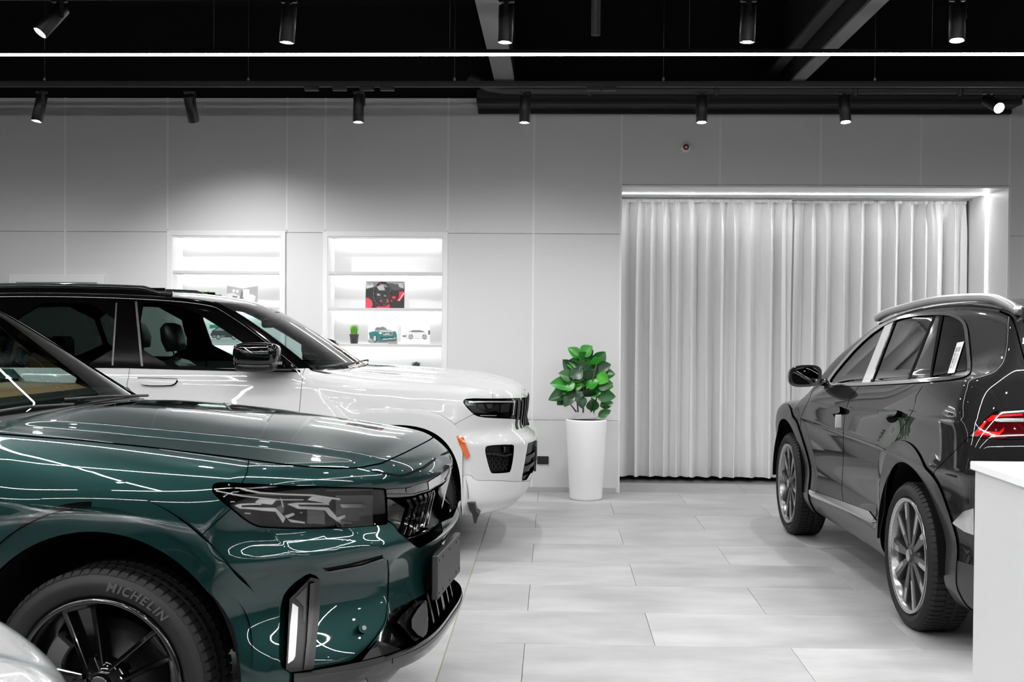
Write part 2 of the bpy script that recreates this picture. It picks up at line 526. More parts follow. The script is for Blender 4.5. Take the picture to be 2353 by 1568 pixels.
Y1, Y2 = 6.72, 9.25
spot_lamp(sx(118, Y1), Y1, 3.155, 38, 38, 'black spotlight tilted aside, first on the upper front track', 1.0)
for p, t, a, l in ((655, 4, 0, 'black cylinder spotlight hanging above the white car roof'), (1156, 2, 0, 'black cylinder spotlight in front of the wide grey beam'),
                   (1707, 2, 0, 'black cylinder spotlight above the left half of the curtain'), (2176, 9, 70, 'bright black spotlight above the right curtain half on the front track')):
    spot_lamp(sx(p, Y1), Y1, 3.15, t, a, l)
for p, t, a, on, l in ((76, 12, 40, 1, 'black wall spotlight above the door frame, glowing brightly'), (424, -9, 80, .0, 'black wall spotlight turned to the wall, lens hidden'),
                       (818, 4, 80, 1, 'black wall spotlight above the right shelf niche'), (1201, 3, 60, 1, 'black wall spotlight just right of the duct corner'),
                       (1603, 7, 90, 1, 'black wall spotlight above the round fire alarm'), (1925, 11, 100, 1, 'black wall spotlight second from the right end'),
                       (2248, 62, 100, 1, 'dazzling wall spotlight facing the camera near the right corner')):
    if p == 424:
        s_ = spot_lamp(sx(p, Y2), Y2, 3.12, 11, 90 - 8, l, 1.0, WALL_SPOT_WATT * 1.5, cone=116)
        s_.children[0].matrix_local = Matrix.Translation((0, 0, -.06)) @ Matrix.Rotation(math.radians(26), 4, 'X') @ Matrix.Rotation(math.radians(-4), 4, 'Y') @ Matrix.Translation((0, 0, .06))
        continue
    spot_lamp(sx(p, Y2), Y2, 3.12, t, a, l, 1.0, WALL_SPOT_WATT * (.25 if p == 2248 else 1), cone=172)
ORD = ('first', 'second', 'third', 'fourth', 'fifth', 'sixth', 'seventh', 'eighth')
for yy in (4.1, 1.5):
    for k, x in enumerate((-4.3, -3.0, -1.7, -0.4, 0.9, 2.2, 3.5, 4.8)):
        spot_lamp(x, yy, 3.15, 3, 40 * k, ORD[k] + ' black spotlight from the left on the track above the ' + ('green car bonnet' if yy > 3 else 'silver car'), 1.0, SPOT_WATT * (1.6 if yy < 3 else 1.2), 'overhead spotlights out of view', 140)
# ================================================================== NICHES, SHELVES
M_niche = mat('niche_white', 232, rough=.5)
M_shelf = mat('shelf_edge_grey', 206, rough=.5)
M_sled = emit_mat('shelf_led', (255, 255, 255), SHELF_LED)
NB = WY + 0.32
for (a, b), lab in zip(NX, ('left white wall niche with lit shelves partly behind the white car roof', 'right white wall niche with lit shelves above the white car hood')):
    t = empty('shelf_niche', ((a + b) / 2, WY, NZ0), lab, 'shelf', 'lit wall niches'); ox = (a + b) / 2; wx = (b - a) / 2
    mb = MB()
    mb.box(-wx, wx, .300, .318, 0, NZ1 - NZ0)
    mb.box(-wx, -wx + .012, .0, .300, 0, NZ1 - NZ0); mb.box(wx - .012, wx, .0, .300, 0, NZ1 - NZ0)
    mb.box(-wx + .012, wx - .012, .0, .300, NZ1 - NZ0 - .012, NZ1 - NZ0); mb.box(-wx + .012, wx - .012, .0, .300, 0, .012)
    mb.build('case', M_niche, t)
    fr = MB(); F = .042; H = NZ1 - NZ0
    fr.box(-wx - F, -wx + .004, -.007, .01, -F, H + F, .0015); fr.box(wx - .004, wx + F, -.007, .01, -F, H + F, .0015)
    fr.box(-wx + .004, wx - .004, -.007, .01, H - .004, H + F, .0015); fr.box(-wx + .004, wx - .004, -.007, .01, -F, .004, .0015)
    fr.build('frame', M_strip, t)
    for z in (2.000, 1.668, 1.336, 1.004):
        s = MB().box(-wx + .013, wx - .013, .004, .299, z - NZ0 - .020, z - NZ0 + .008, .0015).build('shelf_board', M_shelf, t)
        MB().box(-wx + .03, wx - .03, .262, .285, z - NZ0 - .0265, z - NZ0 - .0205).build('led_strip', M_sled, s)
    MB().box(-wx + .03, wx - .03, .262, .285, NZ1 - NZ0 - .019, NZ1 - NZ0 - .0125).build('led_strip', M_sled, t)


# ---- flat prints, painted on a fine grid of vertex colours
def raster(w, h, bg):
    a = np.ones((h, w, 3)) * np.asarray(bg if not np.isscalar(bg) else (bg,) * 3, float)
    return a


def fill(a, poly, col):
    h, w, _ = a.shape
    X, Y = np.meshgrid((np.arange(w) + .5) / w, 1 - (np.arange(h) + .5) / h)
    ins = np.zeros((h, w), bool); p = np.asarray(poly, float); n = len(p)
    for i in range(n):
        (x0, y0), (x1, y1) = p[i], p[(i + 1) % n]
        c = (y0 > Y) != (y1 > Y)
        with np.errstate(divide='ignore', invalid='ignore'):
            xi = (x1 - x0) * (Y - y0) / (y1 - y0 + 1e-12) + x0
        ins ^= c & (X < xi)
    a[ins] = col if not np.isscalar(col) else (col,) * 3
    return a


def disc(a, cx, cy, rx, ry, col, inner=0.0):
    h, w, _ = a.shape
    X, Y = np.meshgrid((np.arange(w) + .5) / w, 1 - (np.arange(h) + .5) / h)
    d = ((X - cx) / rx) ** 2 + ((Y - cy) / ry) ** 2
    a[(d < 1) & (d >= inner * inner)] = col if not np.isscalar(col) else (col,) * 3
    return a


def bar(a, x0, y0, x1, y1, t, col):
    d = np.array([y0 - y1, x1 - x0], float); d /= np.linalg.norm(d); d *= t / 2
    return fill(a, [(x0 + d[0], y0 + d[1]), (x1 + d[0], y1 + d[1]), (x1 - d[0], y1 - d[1]), (x0 - d[0], y0 - d[1])], col)


def print_board(a, x, z, wd, ht, label, yy, lean=6.0):
    h, w, _ = a.shape
    r = empty('photo_print', (x, yy, z), label, 'photo print', 'photo prints on the lit shelves')
    r.rotation_euler = (math.radians(-lean), 0, 0)
    MB().box(-wd / 2, wd / 2, .0005, .006, 0, ht).build('board', mat('print_board_edge', 225, rough=.5), r)
    xs = np.linspace(-wd / 2, wd / 2, w + 1); zs = np.linspace(ht, 0, h + 1)
    V = np.array([(x_, 0, z_) for z_ in zs for x_ in xs])
    F = [(i * (w + 1) + j, (i + 1) * (w + 1) + j, (i + 1) * (w + 1) + j + 1, i * (w + 1) + j + 1) for i in range(h) for j in range(w)]
    me = bpy.data.meshes.new('picture'); me.from_pydata(V.tolist(), [], F)
    at = me.attributes.new('print', 'FLOAT_COLOR', 'FACE')
    c = np.ones((h * w, 4)); c[:, :3] = np.array([srgb(q) for q in a.reshape(-1, 3)])
    at.data.foreach_set('color', c.astype(np.float32).ravel())
    link('picture', me, attr_mat('photo_ink', .35), r)
    return r


# steering wheel print
a = raster(72, 50, 40)
fill(a, [(0, 1), (1, 1), (1, .86), (.6, .93), (.2, .9), (0, .86)], 215); fill(a, [(0, .88), (.25, .92), (.5, .9), (.7, .86), (1, .9), (1, .8), (.6, .78), (.3, .8), (0, .76)], 130)
fill(a, [(.02, .85), (.2, .88), (.2, .78), (.02, .72)], 205); fill(a, [(.62, .9), (.8, .9), (.98, .82), (.98, .7), (.8, .66), (.62, .68)], 78)
fill(a, [(.83, .9), (.97, .86), (.98, .74), (.86, .78)], 190); fill(a, [(.0, .66), (.2, .7), (.22, .45), (.0, .4)], 25)
fill(a, [(.0, .36), (.06, .38), (.16, .28), (.19, .12), (.15, .0), (0, 0)], (232, 62, 88)); fill(a, [(.86, .62), (1, .62), (1, .5), (.88, .26), (.80, .28), (.86, .4)], (226, 48, 78))
fill(a, [(.68, .44), (.78, .44), (.76, .34), (.68, .36)], (226, 48, 78)); fill(a, [(.45, .08), (.62, .14), (.62, 0), (.28, 0), (.3, .06)], (226, 48, 78))
disc(a, .44, .52, .235, .47, 20, .80); disc(a, .42, .54, .222, .45, 120, .965); fill(a, [(.28, .8), (.44, .87), (.5, .66), (.34, .66)], 188)
fill(a, [(.3, .56), (.58, .62), (.66, .5), (.6, .26), (.44, .14), (.36, .3)], 52); disc(a, .50, .47, .075, .11, 22); fill(a, [(.29, .54), (.37, .52), (.37, .46), (.3, .47)], 170)
bar(a, .485, .5, .485, .43, .012, 190); bar(a, .52, .5, .52, .43, .012, 190); bar(a, .36, .87, .385, .93, .02, (232, 62, 88)); bar(a, .86, .28, .98, .56, .02, 225)
for q in ((.56, .3), (.58, .24), (.4, .26), (.67, .27)): disc(a, q[0], q[1], .02, .035, (226, 60, 88))
SHX = lambda p: (p - 1272) / 2700 * (WY + .12)
print_board(a, SHX(884), 1.6765, .362, .250, 'photo print of a black steering wheel and red seats on the right niche', WY + .08)


def suv_print(body, dark, grille=True):
    a = raster(56, 40, 246)
    fill(a, [(0, .22), (.25, .26), (1, .3), (1, 0), (0, .04)], 150); fill(a, [(.2, .13), (.5, .1), (.96, .14), (.97, .3), (.3, .3)], 92)
    fill(a, [(.02, .58), (.16, .66), (.22, .66), (.26, .86), (.52, .9), (.60, .84), (.66, .73), (.88, .7), (.97, .58), (.98, .34), (.9, .24), (.5, .16), (.28, .14), (.05, .28)], body)
    fill(a, [(.2, .7), (.25, .86), (.52, .89), (.62, .79), (.68, .72), (.45, .7)], 170); fill(a, [(.24, .72), (.27, .84), (.50, .87), (.58, .79), (.62, .73)], 120)
    fill(a, [(.24, .66), (.46, .70), (.88, .70), (.9, .64), (.5, .62)], 205)
    disc(a, .235, .28, .075, .2, 40); disc(a, .225, .28, .05, .15, 190); disc(a, .06, .34, .03, .1, 45); disc(a, .055, .34, .02, .07, 150)
    if grille:
        fill(a, [(.46, .57), (.7, .60), (.88, .58), (.84, .46), (.56, .44), (.5, .5)], 96)
        for k in range(9): bar(a, .51 + .04 * k, .58, .53 + .036 * k, .46, .013, 215)
    fill(a, [(.36, .6), (.45, .6), (.46, .53), (.38, .52)], 235); fill(a, [(.5, .26), (.93, .32), (.93, .28), (.5, .21)], 190); fill(a, [(.4, .34), (.88, .38), (.88, .33), (.42, .28)], dark)
    return a


print_board(suv_print((38, 118, 116), (20, 60, 60)), SHX(880), 1.3445, .272, .178, 'photo print of a teal car on the right niche beside the grass pot', WY + .07)
a = raster(56, 40, 243)
fill(a, [(0, .3), (.5, .33), (1, .32), (1, .29), (.5, .28), (0, .27)], 205)
fill(a, [(.05, .5), (.22, .66), (.42, .74), (.70, .74), (.92, .6), (.93, .36), (.1, .3), (.04, .4)], 228); fill(a, [(.25, .65), (.42, .72), (.68, .72), (.84, .64), (.5, .62)], 118)
for cx in (.34, .82): disc(a, cx, .38, .08, .13, 88); disc(a, cx, .38, .055, .09, 190); disc(a, cx, .38, .02, .03, 90)
fill(a, [(.05, .46), (.2, .44), (.2, .40), (.05, .37)], 95); fill(a, [(.94, .72), (1, .72), (1, .5), (.95, .5)], 70); bar(a, .1, .45, .2, .33, .015, 120)
print_board(a, SHX(955), 1.3445, .268, .178, 'photo print of a pale low car, last on the right niche', WY + .07)
a = raster(56, 42, 168)
fill(a, [(0, 1), (.5, .86), (1, 1)], 228); fill(a, [(0, .62), (.2, .66), (.42, .52), (.44, .1), (.2, .06), (0, .3)], 214); fill(a, [(.4, .3), (.5, .9), (.54, .2)], 120)
fill(a, [(.52, .84), (.73, .84), (.73, .4), (.55, .38)], 236); fill(a, [(.6, .5), (.8, .62), (.94, .5), (.9, .2), (.7, .08), (.56, .2)], 228); fill(a, [(.8, .1), (.97, .26), (.97, 0), (.8, 0)], 60)
fill(a, [(0, .14), (.4, .05), (.5, 0), (0, 0)], 75); disc(a, .22, .76, .045, .08, 235); disc(a, .34, .74, .045, .08, 232); fill(a, [(.18, .52), (.36, .5), (.3, .42), (.2, .46)], 105); fill(a, [(.38, .2), (.52, .3), (.5, .06), (.4, .08)], 80)
print_board(a, SHX(553), 1.6765, .290, .200, 'grey photo print of pale seats on the left niche behind the windshield', WY + .07)
a = raster(56, 40, 236)
fill(a, [(0, .2), (1, .24), (1, 0), (0, 0)], 176); fill(a, [(0, .9), (.5, .93), (.5, .75), (0, .7)], (30, 140, 105))
fill(a, [(.03, .4), (.1, .62), (.3, .8), (.66, .78), (.86, .6), (.97, .52), (.98, .28), (.1, .22)], 66); fill(a, [(.14, .6), (.32, .76), (.62, .74), (.7, .62)], 150); fill(a, [(.1, .34), (.5, .36), (.5, .3), (.1, .27)], 150)
for cx in (.3, .8): disc(a, cx, .28, .085, .13, 40); disc(a, cx, .28, .06, .09, 165)
print_board(a, SHX(513), 1.3445, .29, .185, 'photo print of a dark car on the left niche, seen through the white car window', WY + .07)


def grass_pot(x, z, h, n, wd, label, col=((70, 150, 30), (120, 190, 50)), seedv=1, bush=False):
    rg = random.Random(seedv)
    r = empty('grass_pot', (x, WY + .14, z), label, 'potted plant', 'small potted plants on the shelves')
    MB().lathe([(.030, 0), (.033, .0), (.043, .078), (.046, .08), (.046, .088), (.040, .088), (.036, .07), (0, .07)], 20, 'z').build('pot', mat('dark_grey_pot', 62, rough=.5), r)
    for k, cc in enumerate(col):
        g = MB()
        for i in range(n // 2):
            a_ = rg.uniform(0, 6.28); d = rg.uniform(0, .030); L = h * rg.uniform(.55, 1); out = rg.uniform(0, wd) if not bush else wd * rg.uniform(.2, 1)
            b0 = Vector((d * math.cos(a_), d * math.sin(a_), .07)); tip = b0 + Vector((out * math.cos(a_), out * math.sin(a_), L)); mid = (b0 + tip) / 2 + Vector((-out * .18 * math.cos(a_), -out * .18 * math.sin(a_), L * .06))
            s_ = Vector((-math.sin(a_), math.cos(a_), 0)) * (.0022 if not bush else .006)
            g.add([b0 - s_, b0 + s_, mid + s_ * .9, mid - s_ * .9, tip], [(0, 1, 2, 3), (3, 2, 4)])
        o = g.build('blades', mat('grass_green_%d_%d' % (seedv, k), cc, rough=.5), r, fix=False); o['kind'] = 'stuff'
    return r


grass_pot(SHX(811), 1.3445, .115, 260, .038, 'small pot of bright green grass left of the teal car print', seedv=1)
grass_pot(SHX(462), 1.6765, .085, 220, .045, 'small light green bushy plant just above the white car roof', ((110, 165, 40), (150, 195, 70)), 2, True)
grass_pot(SHX(955), 1.0125, .105, 200, .032, 'small dark green plant peeking over the white car hood', ((58, 78, 60), (84, 100, 84)), 3, True)
rb_ = MB().box(-.06, .06, -.05, .05, 0, .17, .004)
rb_.box(-.0605, .0605, -.0505, .0505, .15, .172, .003)
rb_ = rb_.build('gift_box', mat('red_box', (190, 30, 50), rough=.5), None, (SHX(468), WY + .13, 1.0125)); tag(rb_, 'small red box on the left niche seen through the white car window', 'box')

# ================================================================== DOOR
dr = empty('door_1', (-4.60, WY, 0), 'white door frame top behind the white car roof', None, None, 'structure')
mb = MB(); mb.box(-.45, -.38, -.03, .012, 0, 1.962, .003); mb.box(.38, .45, -.03, .012, 0, 1.962, .003); mb.box(-.38, .38, -.03, .012, 1.892, 1.962, .003)
mb.build('door_frame', mat('door_frame_white', 226, rough=.4), dr)
MB().box(-.378, .378, -.012, .010, .005, 1.89, .002).build('door_leaf', mat('door_leaf', 216, rough=.45), dr)
h_ = MB(); h_.lathe([(.025, -.012), (.025, -.022)], 16, 'y', (.31, 0, 1.0)); h_.tube([(.31, -.022, 1.0), (.31, -.055, 1.0), (.30, -.06, 1.0), (.20, -.06, 1.0)], .009, 10)
h_.build('door_handle', mat('steel_handle', 170, rough=.25, metal=1), dr)

# ================================================================== RECESS LED, CURTAINS
LY = 11.28
lr = empty('recess_light', (2.3, LY, RZ), 'bright led line set in the recess soffit above the curtains', 'light')
lj = empty('recess_light', (RX1, LY, 1.4), 'bright vertical led line set in the right jamb of the recess', 'light')
M_nled = emit_mat('recess_led_glow', (255, 255, 255), NICHE_LED)
MB().box(RX0 + .002 - 2.3, RX1 - .008 - 2.3, -.014, .014, -.006, -.0005).build('soffit_strip', M_nled, lr)
MB().box(-.006, -.0005, -.014, .014, -1.39, RZ - 1.408).build('jamb_strip', M_nled, lj)
M_curt = mat('curtain_cloth', 236, rough=.9, spec=.15); noise_bump(M_curt, 600, .0006, .35)


def curtain(x0, x1, z0, z1, yb, folds, seed, label, lean=0.0):
    rg = np.random.default_rng(seed)
    cuts = np.sort(np.concatenate([[0, 1], (np.arange(1, folds) + rg.uniform(-.28, .28, folds - 1)) / folds]))
    nu, nv = folds * 26, 64
    u = np.linspace(0, 1, nu); ph = np.interp(u, cuts, np.arange(folds + 1))
    A = np.interp(u, np.linspace(0, 1, 30), rg.uniform(.6, 1.15, 30)); sk = np.interp(u, np.linspace(0, 1, 22), rg.uniform(-.9, .9, 22))
    ed = .35 + .65 * np.clip(np.minimum(u, 1 - u) / .06, 0, 1)
    f2 = np.interp(u, np.linspace(0, 1, 60), rg.uniform(0, 6.28, 60))
    V = np.zeros((nv, nu, 3)); v = np.linspace(0, 1, nv)
    for i, t in enumerate(v):                       # t = 0 bottom, 1 top
        top = np.clip((t - .90) / .10, 0, 1) ** 1.2
        ph_ = ph + .06 * np.sin(2.6 * t + sk * 5) * (1 - top)
        base = np.sin(2 * np.pi * ph_); base = np.sign(base) * np.abs(base) ** .66
        fine = np.sin(2 * np.pi * ph * 3.1 + f2) * .55 + np.sin(2 * np.pi * ph * 1.7 + f2 * .6) * .45
        V[i, :, 1] = yb + (-.108 * A * ed[None, :][0] * base * (1 - .80 * top)) - .022 * fine * top + .012 * np.sin(2 * np.pi * ph_ * 2 + sk * 3) * (1 - top)
        dx = .046 * np.sin(4 * np.pi * ph_ + .3) * (1 - top) * A
        V[i, :, 0] = x0 + (x1 - x0) * u + dx * .6 + lean * (1 - t) * (u if lean > 0 else (1 - u))
        V[i, :, 2] = z0 + (z1 - z0) * t + (1 - t) ** 8 * .006 * np.sin(2 * np.pi * ph)
    r = empty('curtain', ((x0 + x1) / 2, yb, z0), label, 'curtain', 'curtains in the recess')
    V[..., 0] -= (x0 + x1) / 2; V[..., 1] -= yb; V[..., 2] -= z0
    F = [(i * nu + j, i * nu + j + 1, (i + 1) * nu + j + 1, (i + 1) * nu + j) for i in range(nv - 1) for j in range(nu - 1)]
    me = bpy.data.meshes.new('cloth'); me.from_pydata(V.reshape(-1, 3).tolist(), [], F); me.polygons.foreach_set('use_smooth', [True] * len(F))
    link('cloth', me, M_curt, r)
    # gathered heading tape
    t_ = MB(); n = folds * 5
    pts = [((x0 + (x1 - x0) * k / n) - (x0 + x1) / 2, -.012 * math.sin(k * 2.4 + seed) - .005, (z1 - z0) + .004) for k in range(n + 1)]
    for k in range(n):
        p, q = pts[k], pts[k + 1]
        t_.add([(p[0], p[1] - .006, p[2] - .03), (q[0], q[1] - .006, q[2] - .03), (q[0], q[1] - .006, q[2]), (p[0], p[1] - .006, p[2])], [(0, 1, 2, 3)])
    t_.build('heading_tape', M_curt, r, fix=False)
    return r


CYB = 11.70
curtain(RX0 + .01, 2.338, .035, 2.775, CYB - .02, 12, 5, 'left pale grey curtain with deep folds beside the green plant', .015)
curtain(2.330, 4.055, .035, 2.775, CYB + .05, 11, 9, 'right pale grey curtain partly behind the dark grey car', -.005)
cr = MB().box(RX0 + .003, RX1 - .003, CYB - .02, CYB + .02, 2.779, 2.794, .002).build('curtain_rail', mat('curtain_rail_grey', 150, rough=.4)); tag(cr, 'slim grey curtain rail under the recess soffit', 'rail')

# ================================================================== SMALL WALL THINGS
fa = empty('fire_alarm', (1.188, WY - .002, 3.154), 'small round white fire alarm with a dark red centre above the curtain', 'alarm')
MB().lathe([(.0, -.016), (.034, -.016), (.044, -.010), (.046, 0)], 32, 'y').build('base', mat('alarm_white', 236, rough=.35), fa)
MB().lathe([(.0, -.030), (.020, -.030), (.026, -.024), (.027, -.0155)], 28, 'y').build('red_ring', mat('alarm_red', (120, 30, 38), rough=.25), fa)
MB().lathe([(.0, -.033), (.009, -.0325), (.011, -.0295)], 20, 'y').build('lens', mat('alarm_lens', 225, rough=.2), fa)
so = empty('wall_socket', (-.088, WY - .002, .292), 'black double wall socket between white car nose and planter', 'socket')
MB().box(-.053, .053, -.010, 0, -.037, .037, .004).build('plate', mat('socket_black', 24, rough=.4), so)
for x in (-.024, .024):
    q = MB().lathe([(.021, -.0112), (.0215, -.0098), (.019, -.0098), (.018, -.004), (0, -.004)], 20, 'y', (x, 0, 0), caps=False).build('socket_well', mat('socket_black2', 34, rough=.35), so)
    MB().lathe([(0, -.0065), (.003, -.0065), (.003, -.0042)], 8, 'y', (x - .008, 0, 0)).lathe([(0, -.0065), (.003, -.0065), (.003, -.0042)], 8, 'y', (x + .008, 0, 0)).build('pin_hole', mat('socket_hole', 5, rough=.8), q)

# ================================================================== PLANTER WITH RUBBER PLANT
PX, PY = (1349.5 - 1272) / 2700 * 10.32, 10.36
pl = empty('planter', (PX, PY, 0), 'tall white tapered planter against the grey wall', 'planter')
pr = [(0, 0.0), (.130, 0), (.138, .004), (.143, .02), (.180, .692), (.180, .702), (.176, .705), (.170, .70), (.166, .66), (0, .66)]
MB().lathe(pr, 56, 'z', caps=False).build('pot', mat('planter_white', 244, rough=.5, spec=.35), pl)
pt = empty('rubber_plant', (PX, PY, .655), 'green rubber plant with glossy oval leaves standing in the white planter', 'plant')
MB().lathe([(0, .040), (.10, .042), (.167, .037), (.167, .020), (0, .020)], 30, 'z', caps=False).build('soil', mat('soil_black', 22, rough=.95), pt)
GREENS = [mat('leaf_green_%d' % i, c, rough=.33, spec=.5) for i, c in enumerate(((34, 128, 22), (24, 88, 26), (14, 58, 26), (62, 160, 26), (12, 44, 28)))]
_leaf = {}


def leaf_mesh(k):
    if k in _leaf: return _leaf[k]
    mb = MB(); n = 8; rows = []
    for i in range(n + 1):
        t = i / n; wd = math.sin(math.pi * t ** .85) ** .8 * .5 * (1 - .12 * t) + (.02 if i in (0,) else 0)
        if i == n: wd = 0.0
        curl = -.16 * t * t
        rows.append([(s_ * wd, t, curl + abs(s_) * .10 * math.sin(math.pi * t)) for s_ in (-1, -.55, 0, .55, 1)])
    v = [p for r_ in rows for p in r_]
    f = [(i * 5 + j, i * 5 + j + 1, (i + 1) * 5 + j + 1, (i + 1) * 5 + j) for i in range(n) for j in range(4)]
    mb.add(v, f, True); v2 = [(0, -.30, .03), (.018, -.30, .03), (.018, .02, 0), (-.018, .02, 0), (-.018, -.30, .03)]
    mb.add(v2, [(0, 1, 2, 3, 4)])
    me = mb.mesh('leaf', fix=False); me.materials.append(GREENS[k]); _leaf[k] = me
    return me


def leaf(p, dirv, L, Wd, k, face):
    """leaf base p, pointing dirv, blade facing `face`"""
    y = Vector(dirv).normalized(); z = Vector(face); z = (z - y * z.dot(y)).normalized(); x = y.cross(z)
    o = link('leaf', leaf_mesh(k), None, pt)
    M = Matrix((x * Wd, y * L, z * L)).transposed().to_4x4(); M.translation = Vector(p)
    o.matrix_local = M


SP = 10.32 / 2700
rgp = random.Random(11)
stems = [((1330, 948), (1326, 905), (1318, 862)), ((1342, 950), (1342, 880), (1338, 812)), ((1360, 948), (1362, 880), (1372, 830)), ((1366, 950), (1376, 900), (1388, 862)), ((1326, 948), (1312, 930), (1296, 912))]


def P2(u, v, dy=0): return Vector(((u - 1349.5) * SP, dy, (741 - v) * SP + 1.56 - .655))


for i, st in enumerate(stems):
    dy = (-.05, .0, -.06, .04, -.04)[i]
    pts = [P2(*st[0], dy * .4), (P2(*st[0], dy * .4) + P2(*st[1], dy)) / 2, P2(*st[1], dy), P2(*st[2], dy)]
    MB().tube(pts, [.007, .006, .005, .0035], 8).build('stem', mat('stem_brown', (84, 74, 56), rough=.7), pt)
# hand placed leaves (base -> tip in picture units at the plant's depth, width, shade)
LV = [(1334, 822, 1310, 801, 20, 0), (1338, 818, 1357, 797, 24, 0), (1344, 824, 1360, 806, 18, 2), (1366, 838, 1390, 812, 22, 1), (1370, 838, 1368, 822, 20, 0), (1344, 848, 1346, 820, 22, 0), (1338, 842, 1306, 838, 22, 1),
      (1330, 846, 1305, 834, 16, 3), (1336, 838, 1310, 830, 18, 1), (1340, 852, 1312, 862, 26, 2), (1330, 862, 1298, 832, 24, 2), (1318, 870, 1290, 858, 22, 1), (1322, 878, 1288, 892, 24, 0), (1318, 884, 1272, 880, 24, 0),
      (1314, 890, 1276, 908, 26, 3), (1316, 900, 1266, 916, 24, 1), (1312, 908, 1284, 928, 22, 2), (1318, 906, 1300, 930, 18, 2), (1342, 888, 1320, 878, 24, 3), (1344, 890, 1346, 862, 24, 1), (1348, 886, 1372, 876, 26, 0),
      (1362, 870, 1376, 856, 22, 1), (1360, 860, 1364, 836, 24, 0), (1372, 864, 1395, 874, 22, 3), (1378, 862, 1411, 858, 22, 1), (1372, 850, 1400, 838, 20, 2), (1378, 880, 1407, 888, 20, 3), (1370, 886, 1404, 880, 22, 1),
      (1376, 900, 1388, 892, 20, 1), (1372, 908, 1410, 910, 22, 1), (1376, 914, 1392, 910, 22, 0), (1380, 934, 1408, 926, 16, 1), (1366, 946, 1362, 920, 22, 1), (1376, 958, 1402, 944, 14, 1), (1360, 912, 1350, 896, 24, 2),
      (1352, 902, 1380, 896, 24, 0), (1330, 896, 1324, 918, 22, 2), (1334, 910, 1340, 935, 18, 2), (1326, 892, 1304, 880, 20, 0), (1342, 874, 1326, 858, 24, 1), (1352, 856, 1336, 836, 24, 2), (1356, 846, 1374, 838, 22, 2),
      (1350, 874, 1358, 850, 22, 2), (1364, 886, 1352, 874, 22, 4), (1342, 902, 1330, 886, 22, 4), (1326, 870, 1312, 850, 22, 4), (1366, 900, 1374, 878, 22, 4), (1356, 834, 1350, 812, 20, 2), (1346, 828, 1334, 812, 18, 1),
      (1384, 900, 1400, 895, 18, 2), (1320, 862, 1300, 862, 18, 2), (1312, 898, 1296, 896, 18, 1)]
for i, (u0, v0, u1, v1, wd, k) in enumerate(LV):
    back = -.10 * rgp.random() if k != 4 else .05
    p = P2(u0, v0, back * .6); q = P2(u1, v1, back - .03 + .05 * rgp.random())
    d = q - p
    leaf(p, d, d.length * 1.12, wd * SP * 1.55, k, Vector((rgp.uniform(-.5, .5), -1, rgp.uniform(.1, .9))))

# ================================================================== COUNTER
ct = empty('reception_counter', (1.41, 2.9, 0), 'white reception counter with a pale top, cropped at the right edge', 'counter')
MB().box(0.012, 1.2, -.9, 1.10, .0, 1.072, .002).build('body', mat('counter_body', 206, rough=.45), ct)
MB().box(0.0, 1.22, -.92, 1.115, 1.0725, 1.10, .003).build('top', mat('counter_top', 246, rough=.3), ct)
MB().box(0.03, 1.18, -.88, 1.08, -.0, .06).build('plinth', mat('counter_plinth', 120, rough=.6), ct)
# ================================================================== SURFACE TOOLKIT (smooth implicit car bodies)
class Spl:
    """natural cubic spline through knots, linear outside"""
    def __init__(s, xs, ys):
        x = np.asarray(xs, float); y = np.asarray(ys, float)
        o = np.argsort(x); x, y = x[o], y[o]; n = len(x)
        h = np.diff(x); A = np.zeros((n, n)); b = np.zeros(n); A[0, 0] = A[-1, -1] = 1
        for i in range(1, n - 1):
            A[i, i - 1], A[i, i], A[i, i + 1] = h[i - 1], 2 * (h[i - 1] + h[i]), h[i]
            b[i] = 6 * ((y[i + 1] - y[i]) / h[i] - (y[i] - y[i - 1]) / h[i - 1])
        m = np.linalg.solve(A, b)
        X = np.linspace(x[0], x[-1], 1500); k = np.clip(np.searchsorted(x, X) - 1, 0, n - 2)
        t0, t1 = x[k + 1] - X, X - x[k]; hk = h[k]
        Y = (m[k] * t0 ** 3 + m[k + 1] * t1 ** 3) / (6 * hk) + (y[k] / hk - m[k] * hk / 6) * t0 + (y[k + 1] / hk - m[k + 1] * hk / 6) * t1
        s0, s1 = (Y[1] - Y[0]) / (X[1] - X[0]), (Y[-1] - Y[-2]) / (X[-1] - X[-2])
        s.X = np.concatenate([[X[0] - 9], X, [X[-1] + 9]]); s.Y = np.concatenate([[Y[0] - 9 * s0], Y, [Y[-1] + 9 * s1]])

    def __call__(s, x): return np.interp(x, s.X, s.Y)


def smax(a, b, k):
    h = np.maximum(k - np.abs(a - b), 0) / k
    return np.maximum(a, b) + h * h * k * 0.25


def smin(a, b, k): return -smax(-a, -b, k)


def sstep(a, b, x):
    t = np.clip((x - a) / (b - a), 0, 1)
    return t * t * (3 - 2 * t)


def pack(V, T, ids=None):
    u, inv = np.unique(T, return_inverse=True)
    return V[u], inv.reshape(T.shape)


def grad(f, V, e=4e-4):
    g = np.empty_like(V)
    for i in range(3):
        d = np.zeros(3); d[i] = e
        g[:, i] = (f(V + d) - f(V - d)) / (2 * e)
    return g


def newton(f, V, it=3):
    c = np.abs(V[:, 1]) < 1e-7
    for _ in range(it):
        g = grad(f, V); v = f(V); q = np.maximum((g * g).sum(1), .05)
        st = np.clip(v / q, -.03, .03)
        V = V - g * st[:, None]
        V[c, 1] = 0
    return V


